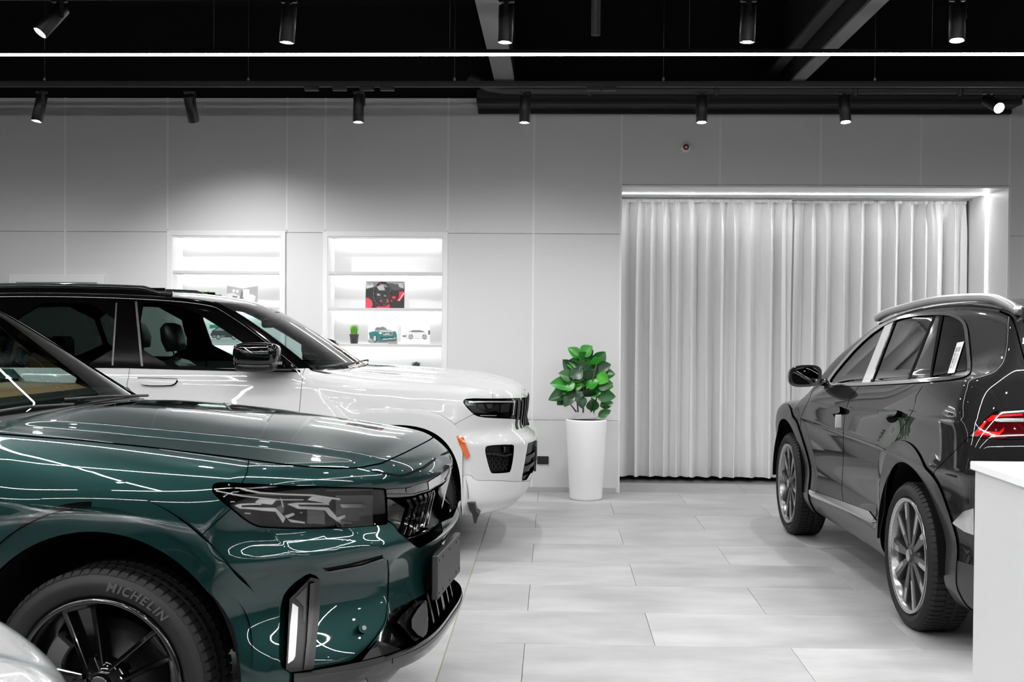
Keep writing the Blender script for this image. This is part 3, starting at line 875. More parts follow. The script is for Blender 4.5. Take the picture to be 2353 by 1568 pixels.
def surface_nets(f, lo, hi, h):
    ax = [np.arange(lo[i], hi[i] + h, h) for i in range(3)]
    nx, ny, nz = map(len, ax)
    F = np.empty((nx, ny, nz), np.float32)
    for i0 in range(0, nx, 48):
        X, Y, Z = np.meshgrid(ax[0][i0:i0 + 48], ax[1], ax[2], indexing='ij')
        F[i0:i0 + 48] = f(np.stack([X, Y, Z], -1).reshape(-1, 3)).reshape(X.shape)
    S = F < 0
    cnt = np.zeros((nx - 1, ny - 1, nz - 1), np.int8)
    for a in (0, 1):
        for b in (0, 1):
            for c in (0, 1):
                cnt += S[a:nx - 1 + a, b:ny - 1 + b, c:nz - 1 + c]
    act = (cnt > 0) & (cnt < 8)
    I, J, K = np.nonzero(act); idx = -np.ones(act.shape, np.int64); idx[I, J, K] = np.arange(len(I))
    acc = np.zeros((len(I), 3)); n = np.zeros(len(I))
    for d in range(3):
        o1, o2 = [i for i in range(3) if i != d]
        for a in (0, 1):
            for b in (0, 1):
                off = [0, 0, 0]; off[o1] = a; off[o2] = b
                p = (I + off[0], J + off[1], K + off[2]); off2 = off[:]; off2[d] = 1
                q = (I + off2[0], J + off2[1], K + off2[2])
                fa, fb = F[p].astype(float), F[q].astype(float); m = (fa < 0) != (fb < 0)
                t = np.where(m, fa / np.where(m, fa - fb, 1), 0)
                pt = np.stack(off, 0)[None].repeat(len(I), 0).astype(float); pt[:, d] += t
                acc[m] += pt[m]; n[m] += 1
    V = (np.stack([I, J, K], 1) + acc / n[:, None]) * h + np.array([a[0] for a in ax])
    Q = []
    for d in range(3):
        o1, o2 = [(1, 2), (2, 0), (0, 1)][d]
        sl0 = [slice(None)] * 3; sl1 = [slice(None)] * 3; sl0[d] = slice(0, -1); sl1[d] = slice(1, None)
        A, B = S[tuple(sl0)], S[tuple(sl1)]
        e = np.argwhere(A != B)
        e = e[(e[:, o1] > 0) & (e[:, o2] > 0) & (e[:, o1] < (nx, ny, nz)[o1] - 1) & (e[:, o2] < (nx, ny, nz)[o2] - 1)]
        u1 = np.eye(3, dtype=int)[o1]; u2 = np.eye(3, dtype=int)[o2]
        g = lambda w_: idx[w_[:, 0], w_[:, 1], w_[:, 2]]
        q = np.stack([g(e - u1 - u2), g(e - u2), g(e), g(e - u1)], 1)
        fl = A[e[:, 0], e[:, 1], e[:, 2]]
        q = np.where(fl[:, None], q, q[:, ::-1]); Q.append(q)
    Q = np.concatenate(Q); Q = Q[(Q >= 0).all(1)]
    d02 = np.linalg.norm(V[Q[:, 0]] - V[Q[:, 2]], axis=1); d13 = np.linalg.norm(V[Q[:, 1]] - V[Q[:, 3]], axis=1)
    s = (d02 <= d13)[:, None]
    T = np.concatenate([np.where(s, Q[:, [0, 1, 2]], Q[:, [0, 1, 3]]), np.where(s, Q[:, [0, 2, 3]], Q[:, [1, 2, 3]])])
    return pack(V, T)


class Sheet:
    """a triangulated piece of the surface f = 0"""
    def __init__(s, V, T, f): s.V, s.T, s.f = V, T, f

    def empty(s): return len(s.T) == 0

    def split(s, fn):
        if s.empty(): return s, s
        d = fn(s.V); d = np.where(np.abs(d) < 1e-8, 1e-8, d)
        sg = d < 0; t = s.T; c = sg[t].sum(1)
        ins, out, cr = t[c == 3], t[c == 0], t[(c == 1) | (c == 2)]
        if len(cr) == 0:
            return Sheet(*pack(s.V, ins), s.f) if len(ins) else Sheet(s.V[:0], t[:0], s.f), Sheet(*pack(s.V, out), s.f) if len(out) else Sheet(s.V[:0], t[:0], s.f)
        g = sg[cr]; lone_in = g.sum(1) == 1
        k = np.where(lone_in, g.argmax(1), (~g).argmax(1)); r = np.arange(len(cr))
        a, b, c2 = cr[r, k], cr[r, (k + 1) % 3], cr[r, (k + 2) % 3]
        E = np.concatenate([np.sort(np.stack([a, b], 1), 1), np.sort(np.stack([a, c2], 1), 1)])
        U, inv = np.unique(E, axis=0, return_inverse=True); inv = inv.ravel()
        P0, P1 = s.V[U[:, 0]], s.V[U[:, 1]]; d0, d1 = d[U[:, 0]], d[U[:, 1]]
        lo, hi = np.zeros(len(U)), np.ones(len(U)); dl, dh = d0.copy(), d1.copy()
        for _ in range(3):
            tt = np.clip(lo + (hi - lo) * dl / (dl - dh), lo + .02 * (hi - lo), hi - .02 * (hi - lo))
            dm = fn(P0 + (P1 - P0) * tt[:, None]); same = (dm < 0) == (dl < 0)
            lo = np.where(same, tt, lo); dl = np.where(same, dm, dl); hi = np.where(same, hi, tt); dh = np.where(same, dh, dm)
        tt = lo + (hi - lo) * dl / (dl - dh)
        NV = newton(s.f, P0 + (P1 - P0) * tt[:, None], 2)
        n0 = len(s.V); p, q = inv[:len(cr)] + n0, inv[len(cr):] + n0
        V = np.concatenate([s.V, NV])
        one = np.stack([a, p, q], 1); two = np.concatenate([np.stack([p, b, c2], 1), np.stack([p, c2, q], 1)])
        l2 = np.concatenate([lone_in, lone_in])
        ti = np.concatenate([ins, one[lone_in], two[~l2]]); to = np.concatenate([out, one[~lone_in], two[l2]])
        mk = lambda T_: Sheet(*pack(V, T_), s.f) if len(T_) else Sheet(V[:0], T_, s.f)
        return mk(ti), mk(to)

    def cut(s, fn, gap=0.0):
        """(inside, outside) with a strip of half width gap removed between them"""
        if gap <= 0: return s.split(fn)
        i, _ = s.split(lambda V: fn(V) + gap)
        _, o = s.split(lambda V: fn(V) - gap)
        return i, o

    def biggest(s, car=None):
        """keep one connected patch: the large one nearest the street side of the car"""
        if s.empty(): return s
        lab = np.arange(len(s.V))
        while True:
            m = lab[s.T].min(1); new = lab.copy()
            for k in range(3): np.minimum.at(new, s.T[:, k], m)
            new = new[new]
            if (new == lab).all(): break
            lab = new
        tl = lab[s.T[:, 0]]; u, c = np.unique(tl, return_counts=True)
        if len(u) == 1: return s
        k = c.argmax()
        if car is not None:
            W_ = car.world(s.V); d = np.linalg.norm(W_ - [0, 0, CAMH], axis=1)
            dist = np.array([d[s.T[tl == q]].mean() if n > .12 * c.max() else 1e9 for q, n in zip(u, c)]); k = dist.argmin()
        return Sheet(*pack(s.V, s.T[tl == u[k]]), s.f)

    def near(s, fn, margin):
        d = fn(s.V); m = (d[s.T].min(1) < margin)
        return Sheet(*pack(s.V, s.T[m]), s.f) if m.any() else Sheet(s.V[:0], s.T[:0], s.f)

    def subdiv(s, n=1):
        V, T = s.V, s.T
        for _ in range(n):
            E = np.sort(np.concatenate([T[:, [0, 1]], T[:, [1, 2]], T[:, [2, 0]]]), 1)
            U, inv = np.unique(E, axis=0, return_inverse=True); inv = inv.ravel()
            M = newton(s.f, (V[U[:, 0]] + V[U[:, 1]]) / 2, 1); k = len(V); m = len(T)
            ab, bc, ca = inv[:m] + k, inv[m:2 * m] + k, inv[2 * m:] + k
            V = np.concatenate([V, M])
            T = np.concatenate([np.stack([T[:, 0], ab, ca], 1), np.stack([ab, T[:, 1], bc], 1), np.stack([ca, bc, T[:, 2]], 1), np.stack([ab, bc, ca], 1)])
        return Sheet(V, T, s.f)


def poly_sdf(P, poly):
    poly = np.asarray(poly, float); n = len(poly)
    d = np.full(len(P), 1e9); ins = np.zeros(len(P), bool)
    for i in range(n):
        a, b = poly[i], poly[(i + 1) % n]; e = b - a; w_ = P - a
        t = np.clip((w_ @ e) / (e @ e + 1e-12), 0, 1); q = w_ - t[:, None] * e
        d = np.minimum(d, (q * q).sum(1))
        c = (a[1] > P[:, 1]) != (b[1] > P[:, 1])
        if abs(e[1]) > 1e-12:
            ins ^= c & (P[:, 0] < a[0] + (P[:, 1] - a[1]) * e[0] / e[1])
    d = np.sqrt(d)
    return np.where(ins, -d, d)


def line_sdf(P, pts):
    d = np.full(len(P), 1e9)
    for a, b in zip(pts[:-1], pts[1:]):
        a, b = np.asarray(a, float), np.asarray(b, float); e = b - a; w_ = P - a
        t = np.clip((w_ @ e) / (e @ e + 1e-12), 0, 1); q = w_ - t[:, None] * e
        d = np.minimum(d, (q * q).sum(1))
    return np.sqrt(d)


def chaikin(p, n=2):
    p = np.asarray(p, float)
    for _ in range(n):
        q = np.roll(p, -1, 0); p = np.stack([.75 * p + .25 * q, .25 * p + .75 * q], 1).reshape(-1, 2)
    return p


class Car:
    def __init__(s, name, O, F, sgn, f, lo, hi, h, label, cat='car', group=None, k=1.0):
        F = np.array([F[0], F[1], 0.0]); F /= np.linalg.norm(F)
        s.O, s.F, s.sgn, s.f = np.array([O[0], O[1], 0.0]), F, sgn, f
        s.L = np.array([-F[1], F[0], 0.0])
        # k < 1 brings the whole car nearer at a smaller size (it then stands with its wheels at z = ground in car units)
        s.root = empty(name, (O[0] * k, O[1] * k, CAMH * (1 - k)), label, cat, group, rot=(0, 0, math.atan2(F[1], F[0])))
        s.root.scale = (k, k, k); s.ground = -CAMH * (1 - k) / k
        V, T = surface_nets(f, (lo[0], -2.5 * h, lo[2]), hi, h)
        V = newton(f, V, 4)
        S = Sheet(V, T, f)
        S, _ = S.split(lambda P: -P[:, 1])
        S.V[np.abs(S.V[:, 1]) < 1e-6, 1] = 0
        S.V[S.V[:, 1] < 0, 1] = 0
        s.base = S; s.rest = S; s.h = h

    def world(s, V, sd=1): return s.O + V[:, 0:1] * s.F + s.sgn * sd * V[:, 1:2] * s.L + V[:, 2:3] * np.array([0, 0, 1.0])

    def img(s, poly, smooth=2, where=None, sd=1):
        """outline read off in the photograph, carried onto the body surface (signed distance in metres)"""
        poly = chaikin(poly, smooth) if smooth else np.asarray(poly, float)

        def fn(V):
            W_ = s.world(V, sd); dep = np.maximum(W_[:, 1], .5); P = px(W_)
            d = poly_sdf(P, poly) * dep / FPX
            if where is not None: d = np.maximum(d, where(V))
            return d
        return fn

    def side(s, poly, smooth=2, where=None):
        poly = chaikin(poly, smooth) if smooth else np.asarray(poly, float)

        def fn(V):
            d = poly_sdf(V[:, [0, 2]], poly)
            return d if where is None else np.maximum(d, where(V))
        return fn

    def plan(s, poly, smooth=2, where=None):
        poly = chaikin(poly, smooth) if smooth else np.asarray(poly, float)

        def fn(V):
            d = poly_sdf(V[:, [0, 1]], poly)
            return d if where is None else np.maximum(d, where(V))
        return fn

    def emit(s, name, sh, m, side='both', depth=0.0, flange=0.02, parent=None, label=None, lipmat=None, back=False, fdir=-1):
        """side: near / far / both (one mesh over the centre line) / pair (two objects). depth > 0 sinks, flange = returned edge"""
        if sh.empty(): return []
        G = grad(s.f, sh.V); N = G / (np.linalg.norm(G, axis=1)[:, None] + 1e-9)
        dv = depth(sh.V)[:, None] if callable(depth) else depth
        V = sh.V - N * dv; T = sh.T
        if callable(depth) or depth != 0: V[sh.V[:, 1] == 0, 1] = 0
        Vs, Ts, Ns, sm = [V], [T], [N], [np.ones(len(T), bool)]
        if flange > 0:
            E = np.concatenate([T[:, [0, 1]], T[:, [1, 2]], T[:, [2, 0]]]); key = np.sort(E, 1)
            U, inv, c = np.unique(key, axis=0, return_inverse=True, return_counts=True); inv = inv.ravel()
            B = E[c[inv] == 1]
            B = B[~((V[B[:, 0], 1] == 0) & (V[B[:, 1], 1] == 0))]
            if len(B):
                a, b = V[B[:, 0]], V[B[:, 1]]
                fl = flange * fdir if not callable(depth) else dv * fdir
                na, nb = N[B[:, 0]] * (fl if np.isscalar(fl) else fl[B[:, 0]]), N[B[:, 1]] * (fl if np.isscalar(fl) else fl[B[:, 1]])
                q = np.stack([a, b, b + nb, a + na], 1).reshape(-1, 3)
                fn_ = np.cross(b - a, N[B[:, 0]] * fdir); fn_ /= np.linalg.norm(fn_, axis=1)[:, None] + 1e-12
                if fdir < 0: fn_ = -fn_
                k = np.arange(len(B)) * 4
                tt = np.concatenate([np.stack([k, k + 2, k + 1], 1), np.stack([k, k + 3, k + 2], 1)])
                if fdir > 0: tt = tt[:, ::-1]
                Vs.append(q); Ts.append(tt + len(V)); Ns.append(np.repeat(-fn_ if fdir < 0 else -fn_, 4, 0)); sm.append(np.zeros(len(tt), bool))
        V = np.concatenate(Vs); T = np.concatenate(Ts); N = np.concatenate(Ns); sm = np.concatenate(sm)
        if back:
            V2 = np.concatenate([sh.V - (G / (np.linalg.norm(G, axis=1)[:, None] + 1e-9)) * (depth + flange)])
        out = []

        def half(sg):
            v = V.copy(); v[:, 1] *= sg; n = N.copy(); n[:, 1] *= sg
            return v, (T if sg > 0 else T[:, ::-1]), n
        todo = {'near': [[s.sgn]], 'far': [[-s.sgn]], 'both': [[1, -1]], 'pair': [[s.sgn], [-s.sgn]]}[side]
        for ss in todo:
            v, t, n = half(ss[0]); smo = sm
            if len(ss) == 2:
                v2, t2, n2 = half(ss[1]); t = np.concatenate([t, t2 + len(v)]); v = np.concatenate([v, v2]); n = np.concatenate([n, n2]); smo = np.concatenate([sm, sm])
            o = link(name, np_mesh(name, v, t, n), m, parent or s.root)
            if label: o['label'] = label
            out.append(o)
        return out

    def take(s, fn, gap=.002):
        i, s.rest = s.rest.cut(fn, gap)
        return i

    def decal(s, name, fn, m, side='pair', depth=0.0, thick=.01, sub=1, parent=None, label=None, base=None, fdir=-1, flange=None):
        b = (base or s.base).near(fn, s.h * 1.5)
        if b.empty(): return []
        if sub: b = b.subdiv(sub)
        i, _ = b.split(fn)
        i = i.biggest(s)
        return s.emit(name, i, m, side, depth, thick if flange is None else flange, parent, label, fdir=fdir)


def np_mesh(name, V, T, N=None):
    me = bpy.data.meshes.new(name)
    me.vertices.add(len(V)); me.vertices.foreach_set('co', np.ascontiguousarray(V, np.float32).ravel())
    n = len(T); me.loops.add(n * 3); me.polygons.add(n)
    me.loops.foreach_set('vertex_index', np.ascontiguousarray(T, np.int32).ravel())
    me.polygons.foreach_set('loop_start', np.arange(0, n * 3, 3, dtype=np.int32))
    me.polygons.foreach_set('use_smooth', np.ones(n, bool))
    me.update(calc_edges=True); me.validate(clean_customdata=False)
    if N is not None and len(me.vertices) == len(V):
        me.normals_split_custom_set_from_vertices(np.ascontiguousarray(N, np.float32).tolist())
    return me


# ------------------------------------------------------------------ shared car materials
M_gloss = mat('gloss_black', 6, rough=.08, coat=.6)
M_satin = mat('satin_black_plastic', 26, rough=.45)
M_matte = mat('matte_black', 8, rough=.9, spec=.1)
M_rubber = noise_bump(mat('tyre_rubber', 23, rough=.62, spec=.35), 300, .0004, .3)
M_chrome = mat('chrome_trim', 225, rough=.10, metal=1.0)
M_alu = mat('satin_aluminium', 196, rough=.30, metal=.9)
M_lens = glass_mat('lamp_clear_lens', (250, 250, 250), 1.0, .0)
M_glass = glass_mat('green_tinted_glass', (222, 238, 234), 1.0, .03)
M_privacy = glass_mat('privacy_glass', (104, 115, 112), 1.0, .03)
M_inter = mat('interior_black', 22, rough=.6)
M_leather = mat('seat_leather_black', 20, rough=.42)
M_steelgrey = mat('cast_grey', 120, rough=.45, metal=.6)
M_disc = mat('brake_disc', 48, rough=.35, metal=.9)


def wheel(car, x, y, R, W, rim, style, parent, label=None, faces=None, rot=0.0, far=False):
    zc_ = R + car.ground
    """y = lateral position of the outer tyre face (near side > 0); built about its own axle, outer face towards +y"""
    sg = -1 if far else 1
    r = empty('wheel', (x, 0, R), parent=None) if False else bpy.data.objects.new('wheel', None)
    COL.objects.link(r); r.parent = parent; r.location = (x, car.sgn * sg * y, zc_); r.empty_display_size = .05
    flip = car.sgn * sg                                  # outer face direction in local y
    if label: r['label'] = label

    def fin(mb, name, m, fix=True, par=None):
        if flip < 0:
            mb.v = [(p[0], -p[1], p[2]) for p in mb.v]; mb.f = [q[::-1] for q in mb.f]
        return mb.build(name, m, par or r, None, fix)
    # tyre: outer face at y=0, extends to -W
    rr = rim + .012
    t = MB(); n = 96
    prof = [(rr, -.022), (rr + .012, -.008), (rr + .03, -.002), ((rr + R) / 2, .004), (R - .032, -.001), (R - .016, -.009), (R - .006, -.022), (R - .001, -.036)]
    prof += [(R, -.05), (R, -.085), (R - .007, -.087), (R - .007, -.093), (R, -.095), (R, -.13), (R - .007, -.132), (R - .007, -.138), (R, -.14), (R, -W + .05), (R - .008, -W + .02), (R - .05, -W), (rr, -W + .02), (rr - .01, -W + .03), (rr - .01, -.03), (rr, -.022)]
    t.lathe(prof, n, 'y', caps=False)
    ty = fin(t, 'tyre', M_rubber)
    # tread shoulder blocks
    tb = MB(); nb = 72
    for k in range(nb):
        a0 = 2 * math.pi * k / nb; a1 = a0 + 2 * math.pi / nb * .74
        for (ya, yb, s0) in ((-.018, -.083, 0), (-.097, -.128, .4), (-W + .085, -W + .03, .2)):
            da = s0 * 2 * math.pi / nb
            def pt(a, r_, y_): return (r_ * math.cos(a + da), y_, r_ * math.sin(a + da))
            ro = R + .0035; ri = R - .012; ysh = R - .010
            v = [pt(a0, ri, ya), pt(a1, ri, ya), pt(a1, ri, yb), pt(a0, ri, yb), pt(a0, (ysh if ya > -.03 else ro), ya + (.006 if ya > -.03 else 0)), pt(a1, (ysh if ya > -.03 else ro), ya + (.006 if ya > -.03 else 0)), pt(a1, ro, yb), pt(a0, ro, yb)]
            if ya > -.03:
                m1, m2 = pt(a0, ro, ya - .014), pt(a1, ro, ya - .014)
                v += [m1, m2]
                tb.add(v, [(4, 5, 9, 8), (8, 9, 6, 7), (0, 1, 5, 4), (1, 2, 6, 9, 5), (3, 0, 4, 8, 7), (2, 3, 7, 6)])
            else:
                tb.add(v, [(4, 5, 6, 7), (0, 1, 5, 4), (1, 2, 6, 5), (2, 3, 7, 6), (3, 0, 4, 7)])
    o = fin(tb, 'tread_blocks', M_rubber, True, ty); o['kind'] = 'stuff'
    # rim barrel
    b = MB()
    b.lathe([(rim + .012, -.016), (rim + .006, -.004), (rim - .002, -.004), (rim - .010, -.016), (rim - .020, -.05), (rim - .03, -.15), (rim - .01, -W + .03)], 64, 'y', caps=False)
    fin(b, 'rim', mat('rim_' + style, 150 if style == 'machined' else 8, rough=.22 if style != 'gloss' else .12, metal=.9 if style == 'machined' else .0, coat=.5))
    bd = MB().lathe([(.02, -.085), (.055, -.085), (.06, -.105), (rim * .74, -.105), (rim * .74, -.128), (.05, -.128)], 48, 'y')
    fin(bd, 'brake_disc', M_disc)
    cal = MB()
    for a in np.linspace(2.3, 3.35, 9):
        pass
    A = np.linspace(2.45, 3.35, 8); v = []; f_ = []
    for a in A:
        for (q, yy) in ((rim * .60, -.075), (rim * .80, -.075), (rim * .82, -.085), (rim * .82, -.135), (rim * .58, -.135), (rim * .58, -.085)):
            v.append((q * math.cos(a), yy, q * math.sin(a)))
    for i in range(7):
        for k in range(6): f_.append((i * 6 + k, i * 6 + (k + 1) % 6, (i + 1) * 6 + (k + 1) % 6, (i + 1) * 6 + k))
    f_ += [tuple(range(6)), tuple(range(42, 48))]
    cal.add(v, f_); fin(cal, 'brake_caliper', M_steelgrey)
    hub = MB()
    hub.lathe([(.0, -.012), (.030, -.012), (.034, -.016), (.036, -.03)], 28, 'y', caps=False)
    hub.lathe([(.036, -.024), (.075, -.034), (.082, -.05), (.082, -.085)], 40, 'y', caps=False)
    for k in range(5):
        a = 2 * math.pi * k / 5 + rot + math.pi / 5
        hub.lathe([(.0, -.030), (.008, -.030), (.011, -.034), (.011, -.05)], 6, 'y', (.057 * math.cos(a), 0, .057 * math.sin(a)), caps=False, smooth=False)
    fin(hub, 'hub', M_gloss if style == 'gloss' else mat('hub_grey', 70, rough=.3, metal=.5))
    cap = MB().lathe([(.0, -.0085), (.024, -.0095), (.029, -.0125)], 28, 'y', caps=False); fin(cap, 'hub_cap', M_alu if style != 'gloss' else M_satin)
    for k in range(5):
        a = 2 * math.pi * k / 5 + rot + math.pi / 2
        M = Matrix.Rotation(-(a - math.pi / 2), 4, 'Y')
        if style == 'gloss':
            sp = MB(); Ro, Ri = rim - .004, .060
            wo, wi = .062, .034
            def quad(p0, p1, p2, p3, d0, d1):
                sp.prism([p0, p1, p2, p3], d0, d1, 'xz', .0025)
            e = .017
            dep = lambda z: -.020 - .012 * (1 - (z - Ri) / (Ro - Ri))
            quad((-wi, Ri), (-wi + e * .8, Ri), (-wo + e, Ro), (-wo, Ro), -.062, -.016)
            quad((wi - e * .8, Ri), (wi, Ri), (wo, Ro), (wo - e, Ro), -.062, -.016)
            quad((-wi + e * .5, Ri), (wi - e * .5, Ri), (wi - e * .2, Ri + .022), (-wi + e * .2, Ri + .022), -.062, -.020)
            quad((-wo + e, Ro - .020), (wo - e, Ro - .020), (wo - e * .8, Ro), (-wo + e * .8, Ro), -.062, -.018)
            quad((-wi + e * .6, Ri + .02), (wi - e * .6, Ri + .02), (wo - e, Ro - .018), (-wo + e, Ro - .018), -.075, -.052)
            # short split tongue towards the hub
            quad((-.018, .045), (.018, .045), (.012, .095), (-.012, .095), -.05, -.018)
            sp.xform(M); fin(sp, 'spoke', M_gloss)
        else:
            # machined twin spoke: dark body with bright faces
            sp = MB(); Ro = rim - .002
            for s_ in (-1, 1):
                P = [(s_ * .010, .05), (s_ * .040, .062), (s_ * .052, .17), (s_ * .105, Ro * .965), (s_ * .060, Ro), (s_ * .018, .17)]
                P = [(.004 * s_, .05), (.036 * s_, .056), (.082 * s_, .155), (.120 * s_, Ro * .945), (.060 * s_, Ro * .99), (.032 * s_, .165)]
                sp.prism(P, -.060, -.026, 'xz', .003)
            sp.xform(M); o = fin(sp, 'spoke', mat('spoke_dark_grey', 74, rough=.3, metal=.6))
            fc = MB()
            for s_ in (-1, 1):
                Q = [(.060 * s_, .185), (.082 * s_, .165), (.119 * s_, Ro * .946), (.082 * s_, Ro * .975)] if s_ > 0 else [(.040 * s_, .125), (.058 * s_, .115), (.119 * s_, Ro * .946), (.088 * s_, Ro * .970)]
                fc.prism(Q, -.027, -.0235, 'xz')
            fc.xform(M); fin(fc, 'machined_face', M_alu, True, o)
    if style != 'gloss':
        lp = MB().lathe([(rim - .009, -.012), (rim + .001, -.0015), (rim + .009, -.0035)], 72, 'y', caps=False); fin(lp, 'rim_lip', M_alu)
    return r, ty


def tyre_text(car, ty, text, r0, h, a_start, a_step, flip):
    """raised letters round the sidewall; angles in degrees from the top, positive towards the car's front"""
    mb = MB(); wid = [{'I': .52, 'M': 1.22, 'H': 1.04, 'N': 1.06, 'L': .84, 'E': .88}.get(c, 1.0) for c in text]
    pos = [sum(wid[:i]) + wid[i] / 2 - wid[0] / 2 for i in range(len(text))]
    for i, ch in enumerate(text):
        cu = bpy.data.curves.new('letter', 'FONT'); cu.body = ch; cu.size = h / .69; cu.extrude = .0009; cu.align_x = 'CENTER'; cu.shear = .25; cu.offset = .0009
        ob = bpy.data.objects.new('letter_tmp', cu); COL.objects.link(ob)
        dg = bpy.context.evaluated_depsgraph_get(); me = ob.evaluated_get(dg).to_mesh()
        a = math.radians(a_start + a_step * pos[i])
        vs = []
        for v in me.vertices:
            ang = a + v.co.x / (r0 + h / 2); rr = r0 + v.co.y
            vs.append((rr * math.sin(ang), .0045 + v.co.z, rr * math.cos(ang)))
        n = len(mb.v)
        mb.v += vs; mb.f += [tuple(j + n for j in p.vertices) for p in me.polygons]; mb.sm += [False] * len(me.polygons)
        ob.evaluated_get(dg).to_mesh_clear(); bpy.data.objects.remove(ob); bpy.data.curves.remove(cu)
    if flip < 0: mb.v = [(p[0], -p[1], p[2]) for p in mb.v]; mb.f = [q[::-1] for q in mb.f]
    return mb.build('raised_lettering', mat('tyre_lettering', 66, rough=.7), ty, None, True)


def seg_dist(P, pts):
    d = np.full(len(P), 1e9)
    for a, b in zip(pts[:-1], pts[1:]):
        a, b = np.asarray(a, float), np.asarray(b, float); e = b - a; w_ = P - a
        t = np.clip((w_ @ e) / (e @ e), 0, 1); q = w_ - t[:, None] * e
        d = np.minimum(d, (q * q).sum(1))
    return np.sqrt(d)


def wheel_well(car, x, zc, r, y0, y1, front, rear):
    """dark liner over a wheel, both sides"""
    for sg in (1, -1):
        mb = MB(); v = []; f = []; A = np.linspace(.0, math.pi, 40)
        for a in A:
            zz = math.sin(a)
            for yy in (y1, y0): v.append((x + r * math.cos(a), sg * yy, zc + r * zz))
        for i in range(len(A) - 1): f.append((2 * i, 2 * i + 1, 2 * i + 3, 2 * i + 2))
        n = len(v); v.append((x, sg * y0, zc)); f += [(2 * i + 1, n, 2 * i + 3) for i in range(len(A) - 1)]
        mb.add(v, f, True); mb.build('wheel_well_liner', M_matte, car.root, None, False)


def seat(car, x, y, z, m, zr=.0, lean=14):
    """front seat facing +x"""
    r = bpy.data.objects.new('seat', None); COL.objects.link(r); r.parent = car.root; r.location = (x, y, z)
    c = MB().box(-.26, .26, -.26, .26, 0, .16, .05); c.build('seat_cushion', m, r)
    prof = [(-.02, 0), (.10, 0), (.11, .30), (.08, .54), (.03, .60), (-.03, .58), (-.05, .3)]
    b = MB(); n = 9; v = []; f = []
    for i, yy in enumerate(np.linspace(-1, 1, n)):
        wd = .25 * (1 if abs(yy) < .8 else .98)
        for (px_, pz) in prof:
            tp = 1 - .28 * max(0, (pz - .25) / .35) ** 1.5
            v.append((px_ + (.035 * abs(yy) ** 3 if px_ > .02 else 0), yy * wd * tp, pz * (1 - .06 * yy * yy * (pz > .5))))
    m_ = len(prof)
    for i in range(n - 1):
        for k in range(m_): f.append((i * m_ + k, i * m_ + (k + 1) % m_, (i + 1) * m_ + (k + 1) % m_, (i + 1) * m_ + k))
    f += [tuple(range(m_)), tuple(range((n - 1) * m_, n * m_))]
    b.add(v, f, True)
    R = Matrix.Translation((-.24, 0, .10)) @ Matrix.Rotation(math.radians(-lean), 4, 'Y'); b.xform(R)
    b.build('backrest', m, r)
    h = MB(); v = []; f = []; n = 9
    hp = [(-.035, .0), (.045, -.01), (.075, .07), (.055, .17), (.01, .20), (-.04, .17), (-.055, .08)]
    for yy in np.linspace(-1, 1, n):
        k_ = math.sqrt(max(0, 1 - (abs(yy) ** 4)))*.35 + .65
        for (a, c_) in hp: v.append((.01 + (a - .01) * k_, yy * .135, .09 + (c_ - .09) * (.85 + .15 * k_)))
    m_ = len(hp)
    for i in range(n - 1):
        for k in range(m_): f.append((i * m_ + k, i * m_ + (k + 1) % m_, (i + 1) * m_ + (k + 1) % m_, (i + 1) * m_ + k))
    f += [tuple(range(m_)), tuple(range((n - 1) * m_, n * m_))]
    h.add(v, f, True); h.tube([(.0, -.05, -.08), (.0, -.05, .02)], .006, 8); h.tube([(.0, .05, -.08), (.0, .05, .02)], .006, 8)
    h.xform(R @ Matrix.Translation((.045, 0, .645)))
    h.build('headrest', m, r)
    return r


def steering_wheel(car, x, y, z, R, m, tilt=24):
    r = bpy.data.objects.new('steering_wheel', None); COL.objects.link(r); r.parent = car.root; r.location = (x, y, z); r.rotation_euler = (0, math.radians(tilt), 0)
    mb = MB(); A = np.linspace(0, 2 * math.pi, 41)
    mb.tube([(0, R * math.sin(a), R * math.cos(a)) for a in A], .016, 10); mb.build('rim', m[0], r)
    h = MB().box(-.03, .03, -.09, .09, -.07, .06, .02); h.box(-.012, .012, -R, R, -.02, .025, .005); h.box(-.012, .012, -.025, .025, -R, 0, .005); h.build('hub', m[1], r)
    c = MB().tube([(.02, 0, 0), (.35, 0, -.02)], .035, 12); c.build('column', M_inter, r)
    return r
# ================================================================== GREEN CAR
th = math.radians(5)
g_plan = Spl([-3.75, -3.5, -3.1, -2.6, -1.6, -.6, 0, .4, .7, .9, 1.1], [.80, .875, .92, .94, .935, .935, .94, .935, .915, .88, .83])
g_prof = Spl([.15, .25, .40, .55, .70, .85, .95, 1.02, 1.08, 1.14, 1.22], [-.07, -.045, -.02, -.008, -.003, 0, -.008, -.028, -.060, -.105, -.18])
g_top = Spl([-4, -3.6, -2.5, -1, -.62, -.3, .0, .15, .52, .70, .82, .92, 1.0, 1.08], [1.22, 1.26, 1.27, 1.25, 1.212, 1.192, 1.172, 1.158, 1.118, 1.092, 1.068, 1.03, .985, .90])
g_nose = Spl([.12, .25, .32, .40, .50, .60, .70, .76, .80, .86, .92, .98, 1.06], [.86, .93, .985, .995, .975, .972, 1.005, 1.036, 1.010, .986, .996, 1.01, .97])
g_xw = lambda y, z: -.510 - 1.72 * (z - 1.19) + .10 * (z - 1.19) ** 2 - .07 * (np.abs(y) / .8) ** 2 - .11 * (np.abs(y) / .8) ** 6
g_roof = Spl([-4.0, -3.7, -3.2, -2.6, -2.0, -1.5, -1.2, -.8], [1.45, 1.56, 1.645, 1.69, 1.70, 1.675, 1.63, 1.52])
GA, GRAX, GR_ = .485, -2.87, .37


